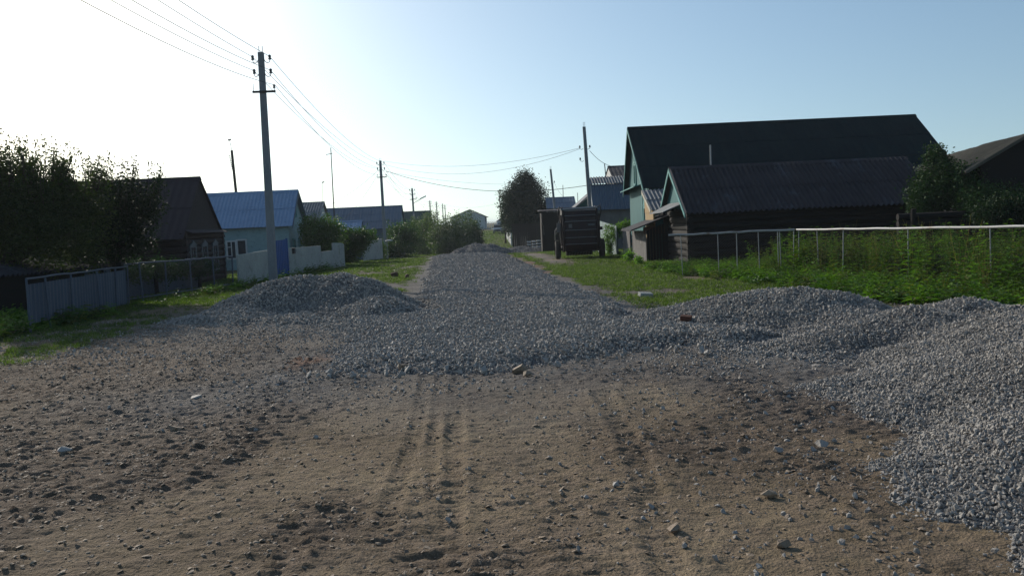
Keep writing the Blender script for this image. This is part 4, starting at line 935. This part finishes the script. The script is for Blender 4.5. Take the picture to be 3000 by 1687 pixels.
# dark logs fill in the shadow band below the barn
root = empty('shadow_band_logs', (16, 26, -.1), 'dark low logs standing in for the shadow band behind the weeds right of the barn', 'fence')
m = MB()
for i in range(7):
    m.tube([(11.9, 26.2, .1+i*.21), (22, 25.4, .1+i*.21)], .115, 8)
m.build('logs', MT['log'], root)
for x in (12.2, 16, 20): MB().tube([(x, 25.9, -.3), (x, 25.8, 1.6)], .08, 8).build('post', MT['log'], root)
# far white fences
def simple_fence(label, pa, pb, da, db, ha, hb, mat, name='board_fence'):
    a, b = P(*pa, da), P(*pb, db); root = empty(name, (a.x, da, float(base(da))), label, 'fence'); m = MB(); random.seed(int(da))
    ga, gb = float(base(da)), float(base(db))
    A_ = Vector((a.x, da, 0)); B_ = Vector((b.x, db, 0)); n = max(2, int((B_-A_).length/.4)); nn = Vector((.03, 0, 0))
    for i in range(n):
        t0, t1 = i/n, (i+.97)/n; p0_, p1_ = A_.lerp(B_, t0), A_.lerp(B_, t1); g_ = ga+(gb-ga)*t0; h = ha+(hb-ha)*t0+(.12 if i < n*.55 else 0)
        m.prism([p0_+Vector((0, 0, g_-.2)), p1_+Vector((0, 0, g_-.2)), p1_+Vector((0, 0, g_+h)), p0_+Vector((0, 0, g_+h))], nn)
    m.build('boards', mat, root)
    for t in (0, .5, 1):
        p = A_.lerp(B_, t); MB().obox((p.x, p.y), (1, 0), (0, 1), .08, .08, ga+(gb-ga)*t-.2, ga+(gb-ga)*t+ha+.25).build('post', mat, root)
simple_fence('pale grey fence right of the parked car, beside the tree trunk', (1482, 690), (1498, 695), 134, 112, 1.55, 1.55, MT['farwall'])
simple_fence('pale grey fence stepping down behind the lone thin post', (1506, 700), (1547, 715), 108, 90, 1.7, 1.5, MT['farwall'])
p = P(1481, 660, 134); tag(MB().obox((p.x, 134), (1, 0), (0, 1), .12, .12, -.7, P(1481, 651, 134).z).build('gate_post', MT['white']), 'tall white gate post beyond the pale fences', 'post')
# sign
c = P(1501, 653, 108); root = empty('square_sign', (c.x, 108, float(base(108))), 'small square white sign with dark border on a pole', 'sign')
MB().tube([(c.x, 108, -1.8), c], .05, 6).build('post', MT['iron'], root)
bo = MB().box(c.x-.42, c.x+.42, 107.86, 107.92, c.z-.42, c.z+.42).build('border', MT['iron'], root)
MB().box(c.x-.27, c.x+.27, 107.83, 107.858, c.z-.27, c.z+.27).build('face', MT['white'], bo)
g = P(1519, 700, 96); tag(MB().tube([(g.x, 96, float(base(96))-.1), (g.x, 96, P(1519, 680, 96).z)], .07, 6).build('wooden_post', MT['bark']), 'lone thin dark post on the far grass slope', 'post')
# striped board stacks
for k, (pa, pb, dz, lab) in enumerate((((1544, 715), (1556, 720), 86, 'left and smallest of three pale plank stacks by the blackish shed'), ((1559, 727), (1570, 728), 84, 'middle bright plank stack by the blackish shed'), ((1573, 730), (1588, 732), 82, 'right and widest of three pale plank stacks by the blackish shed'))):
    a, b = P(*pa, dz), P(*pb, dz); root = empty('plank_stack', ((a.x+b.x)/2, dz, float(base(dz))), lab, 'plank stack', 'plank stacks by the blackish shed')
    g_ = float(base(dz)); 
    for i in range(4):
        zz = g_+.12+i*.27+(.02*k); m = MB(); m.hexa([(a.x, dz, zz), (b.x, dz-.1, zz+(.03*(k-1))), (b.x, dz+.8, zz), (a.x, dz+.8, zz)]+[(a.x, dz, zz+.12), (b.x, dz-.1, zz+.12+(.03*(k-1))), (b.x, dz+.8, zz+.12), (a.x, dz+.8, zz+.12)]); m.build('plank', MT['white'], root)
    MB().box(a.x+.1, b.x-.1, dz+.2, dz+.6, g_-.1, g_+1.05).build('bearer', MT['log'], root)
# far end frame fence on the horizon
root, at, P3 = fence_frame('far_fence', 'thin pale fence on the horizon between the white building and the car', [(P(1424, 670, 186).x, 186), (P(1450, 670, 180).x, 180)], 1.6, .05, MT['farwall'], [0, .33, .66, 1], True, railr=.05, bottom=True)
# house end behind the car
root, l, r, a, dn = gable_facing('far_cottage', 'far cottage end behind the thin dark pole and pale tree', 'house', (1457, 648), (1500, 646), (1478, 632), 160, 8, MT['darkslate'], MT['farwall'], -.1, .3)
# ------------------------------------------------------------------ masts
def mast(name, label, top, d, bot_px, r0, r1, mat, gz=None):
    t = P(*top, d); b = P(bot_px[0], bot_px[1], d); g = float(base(d)) if gz is None else gz
    k = (t-b); e = b+k*((g-b.z)/k.z); root = empty(name, (e.x, e.y, g), label, 'mast')
    MB().tube([e-Vector((0, 0, .2)), t], [r0, r1], 7).build('shaft', mat, root); return root, t, e
root, t, e = mast('wooden_mast', 'leaning dark wooden mast with white tip behind the light blue roof', (679, 441), 60, (692, 566), .12, .09, MT['bark'])
MB().tube([t, P(673, 412, 60)], .02, 5).build('tip', MT['galv'], root)
tp = P(673, 411, 60); MB().tube([tp-Vector((.12, 0, 0)), tp+Vector((.1, 0, .05))], .05, 6).build('tip_cap', MT['iron'], root)
c = P(674, 480, 60); m = MB()
for i in range(8): q = c+Vector((.02*i, 0, .55-i*.13)); m.tube([q-Vector((.12, 0, 0)), q+Vector((.1, 0, .03))], .018, 4)
m.tube([c+Vector((0, 0, .6)), c+Vector((.15, 0, -.5))], .02, 4); m.build('ladder_antenna', MT['iron'], root)
root, t, e = mast('antenna_mast', 'tall thin antenna mast with a short crossbar above the leafy bush', (969, 433), 64, (980, 650), .06, .03, MT['iron'])
c = P(968, 451, 64); MB().tube([c-Vector((.34, 0, .05)), c+Vector((.16, 0, .02))], .025, 5).build('crossbar', MT['iron'], root)
root, t, e = mast('antenna_mast', 'short thin mast with a small vane behind the grey slate roof', (946, 535), 68, (946, 595), .03, .02, MT['iron'])
MB().tube([t-Vector((.1, 0, 0)), t+Vector((.12, 0, .05))], .04, 5).build('vane', MT['iron'], root)
for top, d, bot, lab in (((1649, 542), 99, (1650, 577), 'thin aerial on the distant blue roof'), ((1692, 565), 100, (1693, 600), 'short post right of the distant blue roof'), ((1771, 479), 63, (1775, 519), 'short wooden post beside the dark roof end')):
    mast('aerial_mast', lab, top, d, bot, .05, .035, MT['greywood'])
# ------------------------------------------------------------------ round baler seen from behind
def baler():
    c = P(1700, 756, 45); g = float(base(45)); root = empty('round_baler', (c.x, 45, g), 'old dark red round baler parked with its tailgate towards the viewer', 'farm machine')
    cx = c.x; red = MT['redrust']; hw = .88
    # body: drum housing, side profile octagonal, extruded across
    prof = [(-.85, .42), (-1.0, .75), (-1.02, 1.5), (-.93, 2.1), (-.70, 2.5), (-.3, 2.68), (.5, 2.65), (1.0, 2.2), (1.15, 1.4), (.9, .6), (.3, .38)]
    MB().prism([(cx-hw+.06, 45+y*1.0, g+z) for y, z in prof], (2*hw-.12, 0, 0)).build('chamber', red, root, bevel=.04)
    for s in (-1, 1):
        x0 = cx+s*hw; side = MB().prism([(x0-.05, 45+y*1.03, g+(z-1.5)*1.03+1.5) for y, z in prof], (.1, 0, 0)).build('side_plate', red, root, bevel=.01)
        MB().box(x0+(.06 if s > 0 else -.14), x0+(.14 if s > 0 else -.06), 44.2, 44.32, g+.7, g+2.3).build('rib', red, side)
    for z, y in ((.78, -1.0), (1.12, -1.03), (1.5, -1.04), (1.95, -.97), (2.25, -.86), (2.5, -.71)):
        MB().tube([(cx-hw+.07, 45+y-.03, g+z), (cx+hw-.07, 45+y-.03, g+z)], .015, 6).build('crossbar', MT['galv'], root)
    tb = MB().tube([(cx-hw-.1, 44.35, g+2.58), (cx+hw+.1, 44.35, g+2.62)], .05, 8).build('top_bar', MT['galv'], root)
    for s in (-1, 1): MB().tube([(cx+s*hw, 44.35, g+2.6), (cx+s*(hw+.18), 44.3, g+2.72), (cx+s*(hw+.25), 44.4, g+2.45), (cx+s*(hw+.16), 44.45, g+2.1)], .035, 6).build('bracket', MT['iron'], root)
    MB().box(cx-.62, cx-.44, 43.93, 43.96, g+1.62, g+1.82).build('reflector_plate', MT['greywood'], root)
    MB().box(cx+.38, cx+.72, 43.93, 43.96, g+1.70, g+1.80).build('reflector_plate', MT['dimwhite'], root)
    for s, xw in ((-1, cx-1.16), (1, cx+1.16)):
        w_ = MB(); n = 28; rad = [(.0, .30), (.02, .44), (.06, .49), (.24, .49), (.28, .44), (.3, .30)]
        vs = []; 
        for x, r in rad:
            for k in range(n): vs.append((xw-.15+x, 45+r*math.cos(6.2832*k/n), g+.49+r*math.sin(6.2832*k/n)))
        fs = [(i*n+k, i*n+(k+1) % n, (i+1)*n+(k+1) % n, (i+1)*n+k) for i in range(5) for k in range(n)]
        w_.add(vs, fs)
        for k in range(n): # tread lugs
            t = 6.2832*k/n; w_.tube([(xw-.11, 45+.49*math.cos(t), g+.49+.49*math.sin(t)), (xw+.11, 45+.49*math.cos(t+.1), g+.49+.49*math.sin(t+.1))], .018, 4)
        wh = w_.build('wheel', MT['rubber'], root)
        MB().cyl((xw, 45, g+.49), (1, 0, 0), .3, .2, 20).build('rim', MT['rim'], wh)
    MB().tube([(cx-1.1, 45, g+.5), (cx+1.1, 45, g+.5)], .07, 8).build('axle', MT['iron'], root)
    # pick up with tines, belts and drive on the left side
    pk = MB().cyl((cx, 45.6, g+.3), (1, 0, 0), .16, 1.4, 12).build('pickup', MT['iron'], root)
    m = MB()
    for i in range(16): x = cx-.62+i*.083; m.tube([(x, 45.5, g+.35), (x, 45.2, g+.13)], .008, 4)
    m.build('tines', MT['galv'], pk)
    MB().tube([(cx-1.02, 44.5, g+1.05), (cx-1.05, 44.4, g+1.35), (cx-1.0, 44.4, g+1.62), (cx-1.1, 44.5, g+1.95), (cx-1.0, 44.6, g+2.1)], .035, 6).build('hydraulic_arm', MT['greywood'], root)
    MB().box(cx-1.22, cx-1.0, 44.3, 44.36, g+1.42, g+1.9).build('frame_plate', MT['greywood'], root)
    MB().tube([(cx-1.3, 44.6, g+1.0), (cx-1.28, 44.6, g+1.5), (cx-1.05, 44.6, g+1.8)], .04, 6).build('lever', MT['greywood'], root)
    MB().tube([(cx-1.15, 44.5, g+.98), (cx-1.3, 44.45, g+1.0), (cx-1.32, 44.45, g+1.25), (cx-1.14, 44.45, g+1.5)], .03, 6).build('guard', MT['rim'], root)
    MB().cyl((cx-.98, 44.9, g+1.3), (1, 0, 0), .25, .06, 18).build('pulley', MT['rim'], root)
    MB().box(cx+hw+.06, cx+hw+.3, 44.5, 44.7, g+1.45, g+1.62).build('hydraulic_box', MT['iron'], root)
    # drawbar forward
    MB().tube([(cx, 46.0, g+.5), (cx, 48.2, g+.45)], .07, 8).build('drawbar', red, root)
    MB().tube([(cx+.0, 48.1, g+.45), (cx, 48.1, g-.02)], .04, 8).build('jack_stand', MT['iron'], root)
baler()
# ------------------------------------------------------------------ parked car (front towards us)
def car():
    c = P(1459, 685, 150); g = float(base(150)); root = empty('parked_car', (c.x, 150, g), 'small pale hatchback off roader parked on the far grass facing the viewer', 'car')
    cx = c.x; y0 = 149.0
    prof = [(0, .45), (-.02, .85), (.12, .98), (1.1, 1.03), (1.5, 1.05), (3.5, 1.05), (3.75, .95), (3.75, .45)]
    MB().prism([(cx-.82, y0+y, g+z) for y, z in prof], (1.64, 0, 0)).build('body', MT['carpaint'], root, bevel=.06)
    cab = MB().hexa([(cx-.78, y0+1.0, g+1.03), (cx+.78, y0+1.0, g+1.03), (cx+.78, y0+3.6, g+1.03), (cx-.78, y0+3.6, g+1.03), (cx-.62, y0+1.5, g+1.58), (cx+.62, y0+1.5, g+1.58), (cx+.62, y0+3.3, g+1.58), (cx-.62, y0+3.3, g+1.58)]).build('cabin', MT['glass'], root, bevel=.03)
    MB().box(cx-.64, cx+.64, y0+1.45, y0+3.35, g+1.575, g+1.64).build('roof', MT['carpaint'], root, bevel=.03)
    MB().box(cx-.8, cx+.8, y0-.12, y0-.03, g+.42, g+.58).build('bumper', MT['iron'], root, bevel=.02)
    MB().box(cx-.45, cx+.45, y0-.06, y0-.02, g+.62, g+.8).build('grille', MT['iron'], root)
    for s in (-1, 1):
        MB().cyl((cx+s*.62, y0-.04, g+.72), (0, 1, 0), .09, .06, 14).build('headlight', MT['porcelain'], root)
        MB().box(cx+s*.86-.08, cx+s*.86+.08, y0+1.15, y0+1.25, g+1.05, g+1.2).build('mirror', MT['iron'], root)
        for y in (.6, 3.0):
            wh = MB().cyl((cx+s*.7, y0+y, g+.33), (1, 0, 0), .34, .2, 20).build('wheel', MT['rubber'], root)
            MB().cyl((cx+s*.7, y0+y, g+.33), (1, 0, 0), .2, .22, 14).build('rim', MT['galv'], wh)
car()
p = P(1469, 668, 158); g = float(base(158))
root = empty('parked_van', (p.x, 158, g), 'pale van behind the hatchback, only its top showing', 'van')
MB().prism([(p.x-.85, 158+y, g+z) for y, z in ((0, .4), (0, 1.0), (.7, 1.15), (1.1, 1.85), (4, 1.9), (4, .4))], (1.7, 0, 0)).build('body', MT['carpaint'], root, bevel=.05)
MB().prism([(p.x-.7, 158.62, g+1.15), (p.x+.7, 158.62, g+1.15), (p.x+.62, 158.98, g+1.75), (p.x-.62, 158.98, g+1.75)], (0, .08, 0)).build('windscreen', MT['glass'], root)
for s in (-1, 1):
    for y in (.8, 3.2): MB().cyl((p.x+s*.75, 158+y, g+.34), (1, 0, 0), .34, .2, 18).build('wheel', MT['rubber'], root)
# ------------------------------------------------------------------ trees and bushes
def leaves(lobes, n, size, rg, shell=.5, jitter=.06, aspect=.5):
    """lobes: list of (centre, rx, ry, rz); returns V, F, rnd"""
    lobes = [(np.array(c), np.array(r)) for c, r in lobes]
    vol = np.array([r[0]*r[1]*r[2] for c, r in lobes])**.8; vol = vol/vol.sum()
    k = rg.choice(len(lobes), n, p=vol)
    ncl = max(20, n//22); kc = rg.choice(len(lobes), ncl, p=vol)
    d = rg.normal(size=(ncl, 3)); d /= np.linalg.norm(d, axis=1)[:, None]; rad = rg.rand(ncl)**(shell*.5+.05)
    C = np.array([lobes[i][0] for i in kc])+d*rad[:, None]*np.array([lobes[i][1] for i in kc])
    idx = rg.randint(0, ncl, n); crad = np.array([lobes[i][1].mean() for i in kc])[idx]*.16+size
    p = C[idx]+rg.normal(size=(n, 3))*crad[:, None]*np.array([.6, .6, .75])
    a = rg.normal(size=(n, 3)); a[:, 2] = a[:, 2]*.7; a /= np.linalg.norm(a, axis=1)[:, None]
    b = np.cross(a, rg.normal(size=(n, 3))); b /= np.linalg.norm(b, axis=1)[:, None]
    s = size*rg.uniform(.6, 1.3, n)[:, None]
    V = np.stack([p-a*s*.5, p+b*s*aspect*.5, p+a*s*.5, p-b*s*aspect*.5], 1).reshape(-1, 3)
    F = np.arange(4*n).reshape(n, 4)
    return V, F, rg.rand(n), C
def tree(name, label, cat, trunk, lobes, n, size, mat, seed, tr=.12, group=None, shell=.5, branches=16, aspect=.5, twigs=0, twl=None):
    """lobes as pixel blobs (px, py, d, rxpx, rypx) in the photo plane, given real depth"""
    rg = np.random.RandomState(seed); L = []
    for (px, py, d, rx, ry) in lobes:
        c = P(px, py, d); k = d/FPX; L.append(((c.x, c.y, c.z), (rx*k, rx*k*.9, ry*k)))
    g = float(base(trunk[1])); root = empty(name, (trunk[0], trunk[1], g), label, cat, group)
    V, F, rn, C = leaves(L, n, size, rg, shell, aspect=aspect)
    tips = []
    for i in range(twigs):     # leafy shoots sticking out of the top
        c, r = L[rg.randint(len(L))]; th = rg.uniform(0, 6.28); b = np.array(c)+np.array([math.cos(th)*r[0]*.6, math.sin(th)*r[1]*.6, r[2]*.72])
        up = np.array([math.cos(th)*.3+rg.normal()*.1, math.sin(th)*.3, 1]); ln = rg.uniform(*twl) if twl else rg.uniform(.35, .8)*r[2]*.7; m_ = 34 if not twl else int(22+26*ln)
        t = rg.rand(m_)**.8; p = b+up*(t*ln)[:, None]+rg.normal(size=(m_, 3))*size*1.5*(1.15-.75*t)[:, None]
        a = rg.normal(size=(m_, 3)); a /= np.linalg.norm(a, axis=1)[:, None]; q = np.cross(a, rg.normal(size=(m_, 3))); q /= np.linalg.norm(q, axis=1)[:, None]
        s = size*rg.uniform(.6, 1.2, m_)[:, None]
        V2 = np.stack([p-a*s*.5, p+q*s*aspect*.5, p+a*s*.5, p-q*s*aspect*.5], 1).reshape(-1, 3); F = np.concatenate([F, np.arange(4*m_).reshape(m_, 4)+len(V)]); V = np.concatenate([V, V2]); rn = np.concatenate([rn, rg.rand(m_)])
        tips.append((b, b+up*ln))
    V = V[:, :]-np.array([trunk[0], trunk[1], g]); V[:, 2] = np.maximum(V[:, 2], .02)
    link(mesh_np('crown', V, F, mat, False, fattr={'rnd': rn}), 'crown', root)
    m = MB(); tz = min(c[2] for c, r in L); top = Vector(L[0][0]); b0 = Vector((trunk[0], trunk[1], g-.1)); fork = b0.lerp(top, .45)
    m.tube([b0, b0.lerp(fork, .5)+Vector((rg.normal()*.05, 0, 0)), fork, fork.lerp(top, .6)], [tr*1.2, tr, tr*.75, tr*.3], 8)
    for i in range(branches):
        c = Vector(C[rg.randint(len(C))]); s = b0.lerp(fork, rg.uniform(.5, 1)); mid = s.lerp(c, .5)+Vector((0, 0, abs((c-s).length)*.1)); m.tube([s, mid, c], [tr*.5, tr*.3, tr*.08], 5)
    for a, b in tips: m.tube([Vector(a), Vector(b)], [.012, .004], 4)
    m.build('trunk', MT['bark'], root, smooth=True)
    return root
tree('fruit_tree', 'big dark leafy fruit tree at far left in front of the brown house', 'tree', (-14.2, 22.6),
     [(100, 600, 22.5, 150, 85), (130, 590, 22.5, 90, 60), (30, 575, 22.5, 95, 60), (250, 600, 23, 80, 50), (0, 640, 22, 140, 120), (160, 680, 22.5, 160, 110), (-80, 560, 22, 90, 130)], 40000, .09, MT['leafA'], 1, .16, twigs=240, twl=(.3, 1.15), shell=.7)
tree('fruit_tree', 'second dark fruit tree whose crown reaches over the mesh fence', 'tree', (-11.9, 25.6),
     [(330, 610, 24.5, 90, 75), (430, 600, 24.5, 55, 40), (300, 680, 24.5, 110, 90), (400, 680, 24.5, 60, 70)], 15000, .09, MT['leafA'], 2, .13, twigs=70, twl=(.3, .95), shell=.7)
tree('leafy_bush', 'round leafy bush over the notched fence', 'bush', (P(930, 700, 50).x, 51), [(935, 690, 51, 50, 50), (900, 680, 51, 25, 35), (975, 690, 51, 35, 50), (940, 740, 51, 55, 40)], 15000, .13, MT['leafB'], 3, .08, twigs=10)
tree('leafy_bush', 'darker leafy bush between the notched fence and the short fence piece', 'bush', (P(1030, 720, 54).x, 54), [(1030, 715, 54, 38, 45), (1060, 700, 54, 25, 25), (1020, 750, 54, 34, 30), (1080, 695, 55, 25, 18)], 11000, .13, MT['leafB'], 4, .08, twigs=8)
tree('leafy_bush', 'low bush at the foot of the second pole', 'bush', (P(1118, 735, 66).x, 66), [(1112, 735, 66, 22, 25), (1095, 755, 66, 18, 12)], 3500, .12, MT['leafB'], 5, .05)
tree('willow_bush', 'bright green bush just right of the second pole', 'bush', (P(1160, 720, 79).x, 79), [(1165, 700, 80, 42, 48), (1195, 690, 80, 32, 44), (1150, 725, 78, 36, 28), (1180, 735, 78, 40, 18)], 13000, .16, MT['leafB'], 6, .08, twigs=8)
tree('willow_bush', 'grey green willow bush behind the lamp pole', 'bush', (P(1235, 720, 96).x, 98), [(1235, 690, 97, 35, 50), (1262, 670, 97, 28, 45), (1215, 715, 97, 28, 32), (1250, 730, 96, 45, 22)], 13000, .17, MT['leafC'], 7, .08, twigs=16)
tree('willow_bush', 'large grey green willow bush left of the far white building', 'bush', (P(1320, 720, 92).x, 93), [(1320, 690, 93, 42, 52), (1290, 700, 93, 38, 48), (1360, 675, 93, 38, 48), (1345, 715, 92, 45, 30), (1300, 730, 92, 40, 20)], 17000, .17, MT['leafC'], 8, .09, twigs=22)
tree('willow_bush', 'rightmost willow bush hanging over the far stone pile', 'bush', (P(1390, 710, 90).x, 91), [(1388, 690, 91, 28, 40), (1402, 712, 91, 16, 22), (1375, 720, 90, 30, 18)], 8000, .16, MT['leafC'], 9, .07, twigs=10)
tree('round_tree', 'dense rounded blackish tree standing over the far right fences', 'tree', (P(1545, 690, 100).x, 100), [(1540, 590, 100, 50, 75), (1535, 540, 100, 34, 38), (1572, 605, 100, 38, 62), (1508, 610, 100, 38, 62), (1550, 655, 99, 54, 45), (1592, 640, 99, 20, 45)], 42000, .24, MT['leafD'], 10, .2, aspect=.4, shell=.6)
tree('pale_tree', 'looser grey green tree leaning out left of the round dark tree', 'tree', (P(1480, 690, 118).x, 118), [(1478, 610, 118, 16, 42), (1490, 590, 118, 18, 30), (1492, 650, 118, 20, 35)], 6500, .22, MT['leafC'], 11, .12, twigs=12)
tree('climbing_plant', 'tall hollyhocks and climbing greenery beside the farm machine', 'plant', (P(1787, 740, 46.6).x, 46.6), [(1785, 700, 46.6, 14, 35), (1786, 735, 46.6, 10, 28), (1805, 680, 47, 22, 16), (1832, 665, 47, 20, 12)], 4200, .09, MT['weed'], 12, .02, twigs=14, branches=8)
tree('garden_bush', 'small low shrub at the foot of the plank shed', 'bush', (P(1838, 760, 34).x, 35.5), [(1840, 752, 35, 18, 10), (1870, 762, 34, 10, 7)], 900, .09, MT['weed'], 13, .02, branches=5)
tree('garden_tree', 'dark garden tree between the teal house and the weathered barn', 'tree', (P(2770, 600, 27.5).x, 27.5), [(2750, 520, 27.6, 55, 65), (2740, 570, 27.5, 65, 50), (2700, 580, 27.5, 45, 45), (2820, 560, 27, 75, 65), (2745, 470, 27.6, 28, 38), (2880, 600, 26.2, 80, 45), (2950, 610, 25.8, 80, 50)], 26000, .10, MT['leafD'], 14, .1, twigs=20)
tree('garden_shrub', 'low dark shrub in front of the weathered barn at the right edge', 'bush', (P(2960, 620, 24.8).x, 24.8), [(2960, 610, 24.8, 70, 30), (2900, 630, 24.8, 60, 30), (3040, 610, 24.8, 70, 40)], 9000, .09, MT['leafD'], 15, .05, twigs=8)
root = empty('board_fence', (-12.2, 24.6, -.1), 'dull blue grey board fence standing close behind the wire mesh fence', 'fence')
random.seed(5); m = MB(); plankwall(m, (-12.3, 24.3), (-11.5, 31.6), -.4, .90, .95, w=.15, jag=.03); m.build('boards', MT['bluefence'], root)
for yq in (25, 28, 31): MB().obox((-12.0+.11*(yq-25), yq), (1, 0), (0, 1), .05, .05, -.3, .95).build('post', MT['log'], root)
tree('dark_hedge', 'dark overgrown hedge inside the mesh fence below the brown house', 'hedge', (-12.3, 30), [(470, 790, 28, 45, 30), (400, 790, 26.5, 40, 35), (520, 790, 30, 40, 25), (590, 785, 31, 40, 22)], 6000, .09, MT['leafD'], 16, .05)
# ------------------------------------------------------------------ haze
def haze():
    m = bpy.data.materials.new('air_haze'); m.use_nodes = True; t = m.node_tree; t.nodes.remove(t.nodes['Principled BSDF'])
    v = t.nodes.new('ShaderNodeVolumePrincipled'); v.inputs['Color'].default_value = (.85, .93, 1, 1); v.inputs['Density'].default_value = .00030; v.inputs['Anisotropy'].default_value = .2
    t.links.new(v.outputs[0], t.nodes['Material Output'].inputs['Volume'])
    b = MB().box(-3100, 3100, -80, 4100, -4, 12); o = b.build('haze', m, None); tag(o, 'thin morning haze over the street', kind='stuff')
haze()
